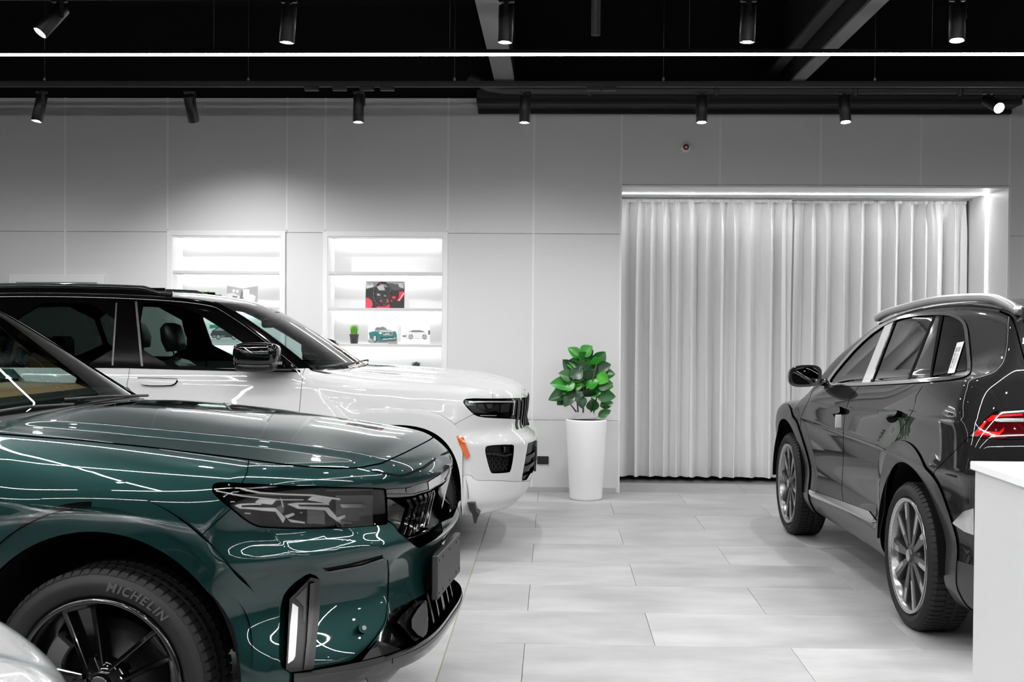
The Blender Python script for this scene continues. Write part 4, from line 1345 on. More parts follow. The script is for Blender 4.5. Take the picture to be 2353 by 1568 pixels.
G_CREASE = (([(.54, .852, .862), (.618, .816, .787), (.69, .745, .710)], .013, .06),
            ([(.763, .644, .837), (.871, .553, .734), (.889, .48, .696), (.887, .505, .504)], .013, .05),
            ([(.69, .745, .710), (.582, .807, .616), (.602, .873, .415)], .011, .05))


def green_f(P):
    x, y, z = P[:, 0], np.abs(P[:, 1]), P[:, 2]
    S = g_plan(x) + g_prof(z)
    for ax in (0.0, GRAX):
        r = np.hypot(x - ax, np.maximum(z - GR_, 0) * .93)
        S = S + .014 * (1 - sstep(.50, .74, r)) * sstep(.20, .3, z)
    lowA = np.where(z < .45, 1, 0) * 0.0
    p = 2.4 + 1.3 * sstep(.62, .36, z)
    A = .58 - .06 * sstep(.60, .36, z)
    xf = g_nose(z) - A * (y / .95) ** p
    zt = g_top(x) - .045 * (y / .8) ** 2 + .014 * sstep(.66, .56, y + .12 * np.maximum(x, 0)) * sstep(-.6, -.3, x)
    low = smax(y - S, z - zt, .025 + .045 * sstep(-.9, -.5, x))
    low = smax(low, x - xf, .05)
    low = smax(low, -3.72 + .35 * np.maximum(z - .9, 0) + .25 * (y / .9) ** 3 - x, .08)
    low = smax(low, .20 + .06 * sstep(.5, 1, x) - z, .05)
    m = (x > .3) & (np.abs(low) < .12)                   # pressed creases of the bumper corner
    if m.any():
        Q = np.stack([x[m], y[m], z[m]], 1); h = np.zeros(len(Q))
        for pts, a_, w_ in G_CREASE: h = np.maximum(h, a_ * np.exp(-seg_dist(Q, pts) / w_))
        low = low.copy(); low[m] -= h
    yu = .815 - .44 * (z - 1.16) - .10 * sstep(-2.6, -3.7, x) - .03 * sstep(-1.2, -.5, x)
    up = smax(y - yu, z - (g_roof(x) - .05 * (y / .6) ** 2), .07)
    up = smax(up, x - g_xw(y, z), .035)
    up = smax(up, -3.62 + .55 * np.maximum(z - 1.1, 0) - x, .06)
    up = smax(up, .9 - z, .02)
    return smin(low, up, .025)


G = Car('green_car', (-1.425, 4.78), (math.cos(th), -math.sin(th)), -1, green_f, (-3.85, 0, .12), (1.12, 1.02, 1.78), .0135,
        'dark green metallic car with black wheels and vertical grille bars in front', k=.969)
M_green = mat('green_metallic_paint', (13, 43, 42), rough=.38, metal=.5, coat=1.0, spec=.1)
M_greendark = M_green
arch = lambda ax, zc, r: (lambda V: np.hypot(V[:, 0] - ax, np.maximum(V[:, 2] - zc, 0)) - r)
for ax in (0.0, GRAX): _, G.rest = G.rest.split(arch(ax, GR_, GA))
_, G.base = G.base.split(arch(0, GR_, GA))
front = lambda V: .25 - V[:, 0]

# --- glass and pillars
ws = G.take(lambda V: np.maximum.reduce([V[:, 1] - (.735 - (V[:, 2] - 1.2) * .42), V[:, 2] - 1.615 + .03 * (V[:, 1] / .6) ** 2, 1.207 - .012 * (V[:, 1] / .7) ** 2 - V[:, 2], -1.6 - V[:, 0]]), 0)
G.emit('windshield', ws, M_glass, flange=.004, label='windshield reflecting a bright light line')
band = lambda V: np.maximum(np.abs(V[:, 1] - (.735 - (V[:, 2] - 1.2) * .42)) - .016, np.maximum.reduce([V[:, 2] - 1.63, 1.19 - V[:, 2], -1.6 - V[:, 0]]))
G.decal('windshield_seal', band, M_gloss, 'pair', -.003, .006, 1)
sw = [(-.80, 1.19), (-1.36, 1.545), (-1.75, 1.60), (-2.5, 1.60), (-3.1, 1.52), (-3.38, 1.42), (-3.25, 1.26), (-2.6, 1.20), (-1.6, 1.185)]
upz = lambda V: np.maximum(1.15 - V[:, 2], .3 - V[:, 1])
for a, b in ((-1.72, -.5), (-2.70, -1.78), (-3.6, -2.76)):
    w_ = G.take(G.side(sw, 1, lambda V: np.maximum.reduce([upz(V), V[:, 0] - b, a - V[:, 0]])), .0)
    G.emit('side_window', w_, M_glass if a == -1.72 else M_privacy, 'pair', .004, .004)
rw = G.take(lambda V: np.maximum.reduce([V[:, 1] - .60, V[:, 2] - 1.52, 1.2 - V[:, 2], V[:, 0] + 3.1]), .0)
G.emit('rear_window', rw, M_privacy, flange=.004)

# --- lamps, grille
HL = [(488, 1121), (493, 1113), (505, 1110), (556, 1112.3), (646, 1117), (722, 1119.5), (780, 1121), (882, 1123.5), (886, 1128), (888, 1168), (889.5, 1201), (886, 1205.5), (780, 1213.5), (671, 1215), (607, 1212), (588, 1209), (563, 1195), (531, 1168), (505, 1147), (489, 1130)]
hl = G.take(G.img(HL, 1, front), .003)
l_ = G.emit('headlight', hl, M_lens, 'pair', .002, .0, label='clear headlight with led reflections painted as white lines inside')
hlf = G.img(HL, 1, front)
for k in (0, 1):
    sd = ('near', 'far')[k]; par = l_[k]
    G.decal('lamp_housing', hlf, M_matte, sd, .075, 0, 0, par, fdir=1, flange=.075)
    for nm, dep, mm, polys in (
        ('painted_reflection', .008, mat('lamp_guide_and_glint', 250, rough=.15, spec=.6), ([(556, 1121), (600, 1131), (660, 1136), (720, 1138), (785, 1148), (784, 1152), (720, 1142), (655, 1139), (596, 1135), (552, 1124)], [(494, 1126), (560, 1139), (640, 1149), (700, 1150), (700, 1152), (636, 1151.5), (556, 1142), (494, 1128)])),  # LED reflections on the lens, painted as white lines just behind it
        ('chrome_fin', .035, mat('lamp_chrome', 190, rough=.18, metal=.9), ([(592, 1163), (607, 1150), (648, 1153), (634, 1168)], [(717, 1158), (728, 1148), (778, 1152), (766, 1166)], [(793, 1166), (855, 1165), (860, 1172), (800, 1173)])),
        ('chrome_bracket', .040, mat('lamp_chrome', 190, rough=.18, metal=.9), ([(540, 1168), (556, 1165), (610, 1166), (610, 1169), (560, 1169), (560, 1174), (643, 1176), (668, 1196), (662, 1206), (644, 1184), (556, 1177)], [(670, 1168), (694, 1165), (770, 1166), (770, 1169), (696, 1169), (700, 1173), (768, 1174), (790, 1192), (808, 1202), (804, 1206), (770, 1190), (760, 1180), (696, 1178)], [(665, 1192), (686, 1186), (690, 1190), (672, 1197)], [(672, 1198), (714, 1203), (714, 1206), (680, 1204)], [(784, 1192), (808, 1186), (812, 1190), (792, 1197)], [(794, 1198), (826, 1199), (824, 1203), (798, 1202)])),
        ('light_dash', .030, mat('lamp_guide_and_glint', 250, rough=.15, spec=.6), ([(528, 1154), (548, 1156), (548, 1158), (528, 1156.5)], [(566, 1184.5), (588, 1186), (588, 1188), (566, 1187)], [(700, 1183), (724, 1185), (724, 1187), (700, 1185)], [(652, 1151), (655, 1151), (660, 1173), (657, 1173)])),
        ('projector', .055, mat('projector_glass', 48, rough=.05, coat=1), ([(648, 1180), (668, 1168), (668, 1192), (655, 1190)], [(724, 1176), (764, 1176), (764, 1206), (724, 1206)], [(800, 1178), (858, 1176), (864, 1200), (806, 1202)])),
        ('amber_strip', .05, mat('lamp_inner_grey', 92, rough=.3, metal=.4), ([(530, 1132), (600, 1140), (690, 1145), (690, 1149), (600, 1146), (528, 1136)], [(770, 1135), (880, 1136), (880, 1139), (770, 1139)], [(790, 1150), (880, 1150), (880, 1204), (790, 1207)]))):
        for q in polys: G.decal(nm, G.img(q, 0, front), mm, sd, dep, .006, 2, par)
LB = [(887, 1125), (932, 1122.5), (944, 1118.7), (983, 1107), (1015, 1088), (1031, 1073), (1040, 1085), (1040, 1096), (1016, 1113), (984.5, 1130), (951, 1141), (919, 1144.6), (889, 1144.6)]
lb = G.take(G.img(LB, 0, front), .0015)
lb_ = G.emit('light_bar', lb, mat('light_bar_glass', 14, rough=.04, coat=1), 'both', .002, .02)[0]
G.decal('white_light_segment', G.img([(984, 1108), (1012, 1091), (1014, 1110), (986, 1127)], 0, front), mat('bar_light_segment', 185, rough=.15), 'pair', -.0005, .002, 2, lb_)
for q in ([(889, 1136), (950, 1136), (985, 1126), (1015, 1107), (1016, 1109), (986, 1128.5), (951, 1138.5), (889, 1138.5)], [(933, 1123), (946, 1119), (947, 1130), (934, 1133)]):
    G.decal('inner_bar', G.img(q, 0, front), mat('bar_inner_grey', 84, rough=.2, metal=.5), 'pair', -.0005, .002, 2, lb_)
GRI = [(889, 1146), (919, 1146.5), (951, 1143), (984, 1132), (1017, 1114.5), (1040, 1098), (1045, 1150), (1040, 1188), (1013, 1200), (1017, 1223), (999, 1239.5), (964, 1259), (955, 1255), (917, 1224), (904, 1205), (895, 1200.5), (889.5, 1198)]
gin = lambda V: np.maximum(front(V), .70 - V[:, 2])
gr = G.take(G.img(GRI, 0, gin), .002)
gb = G.emit('grille', gr, mat('grille_recess_black', 5, rough=.5), 'both', .085, .085, fdir=1, label='black grille with bent vertical bars')[0]
tops = [(952.6, 1151), (966.6, 1147), (979.4, 1140.8), (989.6, 1135), (998.5, 1130.6), (1006.2, 1125.5)]
bends = [(960.9, 1164.4), (974.3, 1159.3), (985.1, 1152.2), (994.7, 1145.9), (1003, 1140.8), (1010, 1135.7)]
bots = [(936, 1224), (949, 1226), (961, 1222), (971.7, 1215), (982, 1207), (992, 1199)]
for k, (a, b, c) in enumerate(zip(tops, bends, bots)):
    w0 = 8.5 - .8 * k
    q = [(a[0] - w0, a[1] + 1), a, b, c, (c[0] - w0, c[1]), (b[0] - w0, b[1] + 1)]
    G.decal('grille_bar', G.img(q, 0, gin), M_gloss, 'pair', .020, .045, 2, gb)
    q = [(a[0] - 1.5, a[1]), a, b, c, (c[0] - 1.6, c[1]), (b[0] - 2, b[1])]
    G.decal('bar_edge', G.img(q, 0, gin), mat('grille_bar_chrome', 150, rough=.2, metal=.9), 'pair', .0175, .004, 2, gb)
G.decal('grille_side_blade', G.img([(890, 1150), (903, 1150), (946, 1169), (931, 1205), (918, 1222), (905, 1203), (891, 1196)], 0, gin), mat('grille_blade_grey', 40, rough=.12, coat=.7), 'pair', .03, .05, 1, gb)
G.decal('grille_lower_bar', G.img([(925, 1235), (960, 1228), (1000, 1204), (1013, 1196), (1013, 1204), (1000, 1213), (962, 1237), (935, 1243)], 0, gin), M_gloss, 'pair', .03, .04, 1, gb)
sp_ = MB().prism([(.950, .775), (.975, .765), (1.022, .955), (1.018, .985), (1.000, .985)], -.013, .013, 'xz'); sp_.build('centre_spine', M_chrome, gb)

# --- bumper recesses
RC = [(641, 1456), (645, 1378), (669, 1344), (712, 1315), (757, 1312), (828, 1297), (879, 1281), (896, 1289), (891, 1409), (880, 1445), (828, 1515), (816, 1524), (718, 1550), (685, 1560), (662, 1545), (641, 1530)]
rc = G.take(G.img(RC, 1, lambda V: np.maximum(front(V), .45 - V[:, 1])), .0)
G.emit('bumper_recess', rc, M_green, 'pair', lambda V: .004 + .060 * sstep(893, 790, px(G.world(V))[:, 0]), .030, fdir=1)
G.decal('recess_slit', G.img([(736, 1306), (752, 1306), (800, 1297), (880, 1276), (878, 1281), (800, 1302), (757, 1310.5)], 0, front), M_matte, 'pair', -.001, .002, 2)
G.decal('recess_brow', G.img([(742, 1310), (757, 1312), (828, 1299), (879, 1282), (884, 1285), (829, 1303), (757, 1316.5)], 0, front), M_gloss, 'pair', -.004, .008, 2)
BT = [(667, 1378), (716, 1329), (738, 1334), (736, 1400), (723, 1535), (712, 1548), (683, 1556), (658, 1539), (661, 1490)]
vt = G.decal('vertical_vent', G.img(BT, 0, front), M_satin, 'pair', .004, .028, 1, label='black vertical vent with a white light strip')
for k in (0, 1):
    G.decal('daytime_light', G.img([(673, 1387), (686, 1396), (684, 1440), (679, 1508), (675, 1517), (662, 1526), (667, 1440)], 0, front), mat('drl_strip', 214, rough=.2), ('near', 'far')[k], .002, .003, 2, vt[k])
    G.decal('black_mesh', G.img([(680, 1375), (706, 1349), (702, 1420), (697, 1440), (698, 1395)], 0, front), mat('vent_mesh', 60, rough=.5), ('near', 'far')[k], .002, .003, 2, vt[k])
    G.decal('vent_ridge', G.img([(711, 1340), (722, 1338), (718, 1420), (706, 1530), (697, 1540), (704, 1470)], 0, front), mat('vent_ridge_grey', 40, rough=.35), ('near', 'far')[k], -.006, .012, 2, vt[k])
for (u, v, rr) in ((845, 1438, 13), (561, 1380, 8)):
    C_ = [(u + rr * math.cos(t), v + rr * .95 * math.sin(t)) for t in np.linspace(0, 2 * math.pi, 20)[:-1]]
    s_ = G.decal('parking_sensor', G.img(C_, 0, front), M_green, 'pair', (.024 if u > 700 else -.003), .006, 2)
    C_ = [(u + rr * .4 * math.cos(t), v + rr * .42 * math.sin(t)) for t in np.linspace(0, 2 * math.pi, 16)[:-1]]
    for k in (0, 1): G.decal('sensor_face', G.img(C_, 0, front), mat('sensor_grey', 110, rough=.3), ('near', 'far')[k], (.0225 if u > 700 else -.0045), .002, 2, s_[k])

# --- lower grille, chin
LK = [(560, 1600), (685, 1566), (718, 1557), (780, 1539), (814, 1526), (862, 1474), (880, 1447), (886, 1437), (891, 1414), (908, 1399), (933, 1387), (969, 1369), (995, 1346), (1030, 1322), (1080, 1290), (1100, 1700), (560, 1700)]
lowf = lambda V: np.maximum(front(V), V[:, 2] - .60)
lk = G.take(G.img(LK, 0, lowf), .0)
lg = G.emit('lower_grille', lk, M_gloss, 'both', .022, .022, fdir=1)[0]
cen = lambda V: np.maximum(lowf(V), V[:, 1] - .52)
for y0, y1 in ((.0, .018), (.10, .118), (.20, .218)):
    G.decal('lower_slat', lambda V, y0=y0, y1=y1: np.maximum.reduce([lowf(V), y0 - V[:, 1], V[:, 1] - y1, .395 - V[:, 2], V[:, 2] - .575]), mat('slat_black', 14, rough=.2, coat=.4), 'pair', -.004, .03, 1, lg)
G.decal('radar_pod', G.img([(928, 1440), (955, 1393), (970, 1387), (971, 1456), (956, 1470)], 1, lowf), mat('pod_grey', 58, rough=.3), 'near', -.022, .04, 1, lg, 'grey radar pod in the lower grille')
G.decal('pod_bezel', G.img([(905, 1430), (950, 1385), (969, 1380), (978, 1384), (978, 1462), (958, 1480), (945, 1474), (918, 1441)], 1, lowf), M_gloss, 'near', -.010, .03, 1, lg)
G.decal('chin_lip', lambda V: np.maximum.reduce([front(V), V[:, 2] - .385, .335 - V[:, 2], V[:, 1] - .86]), M_gloss, 'both', -.028, .05, 1, lg)
G.decal('chin_strip', lambda V: np.maximum.reduce([front(V), V[:, 2] - .372, .358 - V[:, 2], V[:, 1] - .60]), mat('chin_strip_grey', 50, rough=.3), 'both', -.0305, .01, 1, lg)
G.decal('corner_blade', G.img([(820, 1528), (863, 1474), (930, 1498), (925, 1520), (880, 1568), (850, 1575)], 0, lowf), mat('blade_black', 22, rough=.15, coat=.5), 'pair', -.012, .03, 1, lg)
G.decal('slot', G.img([(969, 1283), (971, 1272), (985, 1263), (1010, 1245), (1029, 1231), (1012, 1252), (990, 1271)], 0, front), M_matte, 'pair', -.001, .002, 2)
G.decal('hood_lip_groove', G.img([(831, 1077), (873, 1089), (917, 1096), (937, 1093), (975, 1078), (1000, 1059), (1003, 1052), (999, 1053), (970, 1073), (930, 1089.5), (915, 1092), (880, 1085)], 0, front), M_matte, 'pair', -.0008, .001, 2)

# --- flares: two stepped bands over each wheel
for ax in (0.0, GRAX):
    fa_ = lambda V, ax=ax: np.hypot(V[:, 0] - ax, np.maximum(V[:, 2] - GR_, 0) * .93)
    lim = lambda V: np.maximum.reduce([.5 - V[:, 1], .26 - V[:, 2]])
    f1 = G.take(lambda V: np.maximum(fa_(V) - .525, lim(V)), 0); G.emit('arch_lip', f1, M_green, 'pair', -.010, .035)
    f2 = G.take(lambda V: np.maximum(fa_(V) - .575, lim(V)), 0); G.emit('wheel_arch_flare', f2, M_green, 'pair', -.020, .035)
G.decal('flare_slot', lambda V: np.maximum.reduce([np.abs(np.hypot(V[:, 0], np.maximum(V[:, 2] - GR_, 0) * .93) - .532) - .008, V[:, 0] + .01, -.26 - V[:, 0], .5 - V[:, 1], .8 - V[:, 2]]), M_gloss, 'pair', -.0205, .002, 2)
# --- panels
HOOD = [(-.48, -.1), (-.49, .45), (-.56, .66), (-.66, .84), (-.5, .86), (1.2, .84), (1.2, -.1)]
HOODI = [(-700, 966), (-300, 984), (0, 998), (184, 1012), (351, 1029), (548, 1053), (640, 1066), (706, 1073), (770, 1077), (825, 1075.5), (876, 1065.5), (930, 1041), (1010, 1000), (1040, 900), (-700, 760)]
hd = G.take(lambda V: np.maximum(G.plan(HOOD, 1, lambda V: .93 - V[:, 2])(V), G.img(HOODI, 0)(V)), .0026)
G.emit('hood', hd, M_green, 'both', 0, .02)
cw = G.take(lambda V: np.maximum.reduce([V[:, 0] + .40, -.72 - V[:, 0], V[:, 1] - .78, 1.10 - V[:, 2]]), .001)
G.emit('cowl', cw, M_satin, 'both', .004, .01)
lowz = lambda V: V[:, 2] - 1.19
un = G.take(lambda V: np.maximum(V[:, 2] - .245, V[:, 0] - .75), .0); G.emit('underbody', un, M_satin, 'both', 0, 0)
bp = G.take(lambda V: np.maximum(-poly_sdf(px(G.world(V)), [(574, 1040), (568, 1085), (556, 1112), (531, 1169), (434, 1257), (300, 1700), (-3000, 1900), (-3000, -500), (560, 400)]) * .0015, .3 - V[:, 0]), .0018)
G.emit('front_bumper', bp, M_green, 'both', 0, .02)
fd = G.take(lambda V: np.maximum.reduce([-.64 - V[:, 0], lowz(V), .2 - V[:, 1]]), .002); G.emit('front_fender', fd, M_green, 'pair', 0, .02)
for nm, a, b in (('front_door', -1.74, -.64), ('rear_door', -2.72, -1.74)):
    d_ = G.take(lambda V, a=a, b=b: np.maximum.reduce([a - V[:, 0], V[:, 0] - b, lowz(V), .30 - V[:, 2], .3 - V[:, 1]]), .002)
    ds = G.emit(nm, d_, M_green, 'pair', 0, .02)
    xh = a + .14
    hf = G.side([(xh, 1.0), (xh + .22, 1.0), (xh + .22, .965), (xh, .965)], 1, lambda V: .3 - V[:, 1])
    for k in (0, 1): G.decal('door_handle', hf, M_green, ('near', 'far')[k], -.022, .03, 1, ds[k])
rbp = G.take(lambda V: np.maximum(V[:, 0] + 3.3, V[:, 2] - .72), .002); G.emit('rear_bumper', rbp, M_green, 'both', 0, .02)
tg = G.take(lambda V: np.maximum.reduce([V[:, 0] + 3.45, V[:, 1] - .68, V[:, 2] - 1.62]), .002); G.emit('tailgate', tg, M_green, 'both', 0, .02)
G.emit('body_shell', G.rest, M_green, 'both', 0, .02)
G.decal('rear_lamp', G.side([(-3.75, 1.05), (-3.2, 1.0), (-3.2, .95), (-3.8, .9)], 0, lambda V: .4 - V[:, 1]), mat('tail_red', (150, 10, 14), rough=.1, coat=1), 'pair', -.002, .004, 0)
for ax in (0.0, GRAX): wheel_well(G, ax, GR_, GA + .006, .52, .955, 0, 0)
# plate holder
pm = MB().box(.995, 1.020, -.255, .255, .497, .667, .004); pm.box(.955, .995, -.10, .10, .52, .64)
ph = pm.build('plate_holder', mat('plate_plastic', 44, rough=.5), G.root)
hl_ = MB()
for yy in (-.23, -.15, .0, .15, .23):
    for zz in (.52, .645): hl_.lathe([(0, 1.0207), (.006, 1.0207), (.006, 1.019)], 8, 'x', (0, yy, zz))
hl_.build('screw_hole', M_matte, ph)
# wheels
wf, ty = wheel(G, 0, .955, .385, .25, .284, 'gloss', G.root, 'black five spoke wheel', rot=math.radians(15.5))
tyre_text(G, ty, 'MICHELIN', .326, .030, 9, 5.6, -1)
MB().lathe([(0, .0062), (.006, .0062), (.006, .004)], 12, 'y', (-.285, 0, .155)).xform(Matrix.Scale(-1, 4, (0, 1, 0))).build('red_dot', mat('tyre_dot', (150, 30, 30), rough=.6), ty)
wheel(G, 0, .955, .385, .25, .284, 'gloss', G.root, far=True)
for fr_ in (False, True): wheel(G, GRAX, .955, .385, .25, .284, 'gloss', G.root, far=fr_)
# interior
M_tan = mat('dash_tan', (150, 116, 84), rough=.55)
dsh = MB(); dsh.prism([(-.80, .95), (-.80, 1.21), (-.90, 1.248), (-1.25, 1.252), (-1.34, 1.15), (-1.34, .8)], -.72, .72, 'xz'); dsh.build('dashboard', M_tan, G.root)
MB().box(-.84, -.66, -.72, .72, 1.06, 1.232, .01).build('dash_front', M_inter, G.root)
MB().box(-3.4, -.75, -.72, .72, .30, .36).build('cabin_floor', M_inter, G.root)
steering_wheel(G, -1.46, .38, 1.12, .18, (mat('steering_leather', 40, rough=.5), M_tan))
for y in (.38, -.38): seat(G, -2.05, y, .56, mat('seat_tan', (150, 112, 80), rough=.5))
rs = MB().box(-3.1, -2.6, -.62, .62, .56, .74, .05); rs.box(-3.22, -3.02, -.62, .62, .70, 1.22, .05); rs.build('rear_bench', mat('seat_tan', (150, 112, 80)), G.root)
for sg in (1, -1):
    m = MB(); v = []
    for i, t in enumerate(np.linspace(0, math.pi * 2, 25)[:-1]): pass
    m.box(-1.56, -1.36, .90 * sg, 1.02 * sg, 1.16, 1.30, .045) if sg > 0 else m.box(-1.56, -1.36, -1.02, -.90, 1.16, 1.30, .045)
    mo = m.build('door_mirror', M_green, G.root)
    MB().box(-1.46, -1.38, min(.80 * sg, .92 * sg), max(.80 * sg, .92 * sg), 1.17, 1.21, .01).build('mirror_arm', M_satin, mo)
wp = MB().tube([(-.50, .55, 1.205), (-.53, .2, 1.222), (-.56, -.1, 1.228)], .007, 6); wp.tube([(-.50, -.15, 1.212), (-.53, -.45, 1.222), (-.56, -.66, 1.214)], .007, 6); wp.build('wiper', M_satin, G.root)

G.decal('cowl_cover', G.img([(300, 928), (345, 909), (420, 908), (510, 922), (600, 939), (660, 950), (600, 949), (520, 948), (400, 946), (340, 938)], 1, lambda V: np.maximum(1.05 - V[:, 2], V[:, 0] - .4), -1), M_gloss, 'far', -.0012, .002, 2)
for k in range(5):
    G.decal('cowl_slat', G.img([(512 + 9 * k, 926 + 2 * k), (516 + 9 * k, 926.5 + 2 * k), (534 + 10 * k, 945), (528 + 10 * k, 945)], 0, lambda V: np.maximum(1.05 - V[:, 2], V[:, 0] - .4), -1), M_satin, 'far', -.003, .002, 2)
# ================================================================== WHITE CAR
w_plan = Spl([-4.1, -3.8, -3.3, -2.6, -1.5, -.6, 0, .35, .6, .85, 1.05], [.83, .90, .935, .945, .945, .945, .945, .94, .92, .88, .84])
w_prof = Spl([.15, .28, .42, .55, .70, .88, .97, 1.04, 1.10, 1.18, 1.26], [-.06, -.035, -.016, -.008, 0, 0, -.006, -.018, -.034, -.058, -.10])
w_top = Spl([-4.2, -3.8, -2, -.9, -.39, .02, .34, .567, .70, .79, .85, .95], [1.22, 1.3, 1.33, 1.31, 1.234, 1.204, 1.181, 1.150, 1.114, 1.072, 1.02, .90])
w_nose = Spl([.15, .25, .30, .34, .40, .50, .61, .70, .755, .785, .82, .90, .97, 1.03, 1.10], [.70, .765, .80, .838, .862, .89, .905, .908, .895, .86, .832, .832, .838, .836, .80])
w_roof = Spl([-4.3, -4.0, -3.6, -3.0, -2.3, -1.75, -1.45, -1.25, -1.0], [1.60, 1.69, 1.735, 1.765, 1.772, 1.757, 1.735, 1.70, 1.62])
WR = .385; WRAX = -3.02


def w_arch(x, z, ax, rx, rz, p):
    return ((np.abs(x - ax) / rx) ** p + (np.maximum(z - WR, 0) / rz) ** p) ** (1 / p)


def white_f(P):
    x, y, z = P[:, 0], np.abs(P[:, 1]), P[:, 2]
    S = w_plan(x) + w_prof(z) + .009 * sstep(1.125, 1.100, z + .02 * x) * sstep(.7, .4, x)
    for ax in (-.02, WRAX):
        S = S + (.014 * (1 - sstep(.93, 1.12, w_arch(x, z, ax, .53, .60, 3.0)))) * sstep(.20, .32, z)
    A = .41
    xf = w_nose(z) - A * (y / .95) ** (3.6 - .6 * sstep(.5, .3, z))
    zt = w_top(x) - .05 * (y / .8) ** 2.4 + .012 * sstep(.50, .40, y) * sstep(-.5, -.2, x)
    low = smax(y - S, z - zt, .02 + .09 * sstep(-.95, -.5, x))
    low = smax(low, x - xf, .05)
    low = smax(low, -3.98 + .22 * (y / .9) ** 3 - x, .08)
    low = smax(low, .255 + .03 * sstep(.55, .4, x) - z, .03)
    yu = .878 - .41 * (z - 1.2) - .05 * sstep(-3.0, -4.0, x)
    up = smax(y - yu, z - (w_roof(x) - .035 * (y / .6) ** 2), .06)
    xw = -.365 - 1.45 * (z - 1.216) - .5 * (z - 1.216) ** 2 - .24 * (y / .78) ** 2
    up = smax(up, x - xw, .035)
    up = smax(up, -3.93 + .45 * np.maximum(z - 1.2, 0) - x, .06)
    up = smax(up, .9 - z, .02)
    return smin(low, up, .010)


Wc = Car('white_car', (-1.02, 8.66), (1, 0), -1, white_f, (-4.15, 0, .12), (1.02, 1.06, 1.84), .018, 'white car with a black roof parked along the panelled wall')
M_wpaint = mat('white_paint', 206, rough=.4, coat=1.0, spec=.1)
nearw = lambda V: .35 - V[:, 1]
for ax in (-.03, WRAX): _, Wc.rest = Wc.rest.split(lambda V, ax=ax: (w_arch(V[:, 0], V[:, 2], ax, .45, .49, 2.7) - 1) * .45)
wfr = lambda V: .20 - V[:, 0]
# glass
wl = lambda V: .775 - (V[:, 2] - 1.216) * .36
ws = Wc.take(lambda V: np.maximum.reduce([V[:, 1] - wl(V), V[:, 2] - 1.662 - .02 * (1 - (V[:, 1] / .6) ** 2), 1.228 - .012 * (V[:, 1] / .7) ** 2 - V[:, 2], -1.7 - V[:, 0]]), 0)
Wc.emit('windshield', ws, M_glass, flange=.004)
up_ = lambda V: np.maximum(1.16 - V[:, 2], .35 - V[:, 1])
g1 = Wc.take(Wc.img([(318, 699), (357, 695), (398, 700), (444, 714), (504, 750), (558, 787), (608, 824), (634, 848), (560, 845.5), (331, 838.5)], 1, up_), .0)
Wc.emit('front_window', g1, M_glass, 'pair', .004, .004)
g2 = Wc.take(Wc.img([(40, 696), (266, 698), (258, 837), (40, 835)], 1, up_), .0); Wc.emit('rear_window', g2, M_privacy, 'pair', .004, .004)
g3 = Wc.take(Wc.img([(-320, 712), (-200, 700), (28, 696), (28, 835), (-330, 838)], 1, up_), .0); Wc.emit('quarter_window', g3, M_privacy, 'pair', .004, .004)
g4 = Wc.take(lambda V: np.maximum.reduce([V[:, 1] - .60, V[:, 2] - 1.62, 1.25 - V[:, 2], V[:, 0] + 3.6]), .0); Wc.emit('tailgate_window', g4, M_privacy, flange=.004)
frm = Wc.img([(306, 690), (357, 689), (404, 693), (452, 706), (512, 742), (566, 779), (640, 832), (668, 856), (560, 852), (322, 845)], 0, up_)
for q in ([(310, 693), (315, 693), (329, 842), (324, 842)], [(266, 696), (269.5, 696), (260.5, 840), (257, 840)]):
    Wc.decal('window_post_trim', Wc.img(q, 0, up_), mat('post_trim_grey', 84, rough=.3, metal=.5), 'pair', -.002, .003, 2)
Wc.decal('belt_strip', Wc.img([(-340, 838), (289, 841), (420, 845), (560, 849), (690, 851), (690, 856), (560, 854), (420, 850.5), (289, 846.5), (-340, 843)], 0, up_), M_gloss, 'pair', -.003, .006, 1)
Wc.decal('windshield_seal', lambda V: np.maximum(np.abs(V[:, 1] - wl(V)) - .012, np.maximum.reduce([V[:, 2] - 1.68, 1.20 - V[:, 2], -1.7 - V[:, 0]])), M_gloss, 'pair', -.003, .006, 1)
# roof and pillars in black
rf = Wc.take(lambda V: np.maximum(1.238 + .004 * V[:, 0] - V[:, 2], V[:, 0] - (-.40 - 1.2 * (V[:, 2] - 1.216))), .001)
Wc.emit('roof', rf, M_gloss, 'both', 0, .02, label='gloss black roof and pillars')
for sd in (1, -1):
    m = MB(); xs = np.linspace(-3.55, -1.62, 20)
    zz = [float(w_roof(x)) - .028 + (.038 if .06 < i / 19 < .93 else .012) for i, x in enumerate(xs)]
    m.tube([(x, sd * .60, z_) for x, z_ in zip(xs, zz)], .021, 10)
    for x in (-3.45, -2.6, -1.72): m.box(x - .05, x + .05, sd * .60 - .012, sd * .60 + .012, float(w_roof(x)) - .05, float(w_roof(x)) + .02, .004)
    m.prism([(x, z_ + .0) for x, z_ in zip(xs, zz)] + [(x, float(w_roof(x)) - .06) for x in xs[::-1]], sd * .592, sd * .608, 'xz')
    m.build('roof_rail', M_gloss, Wc.root)
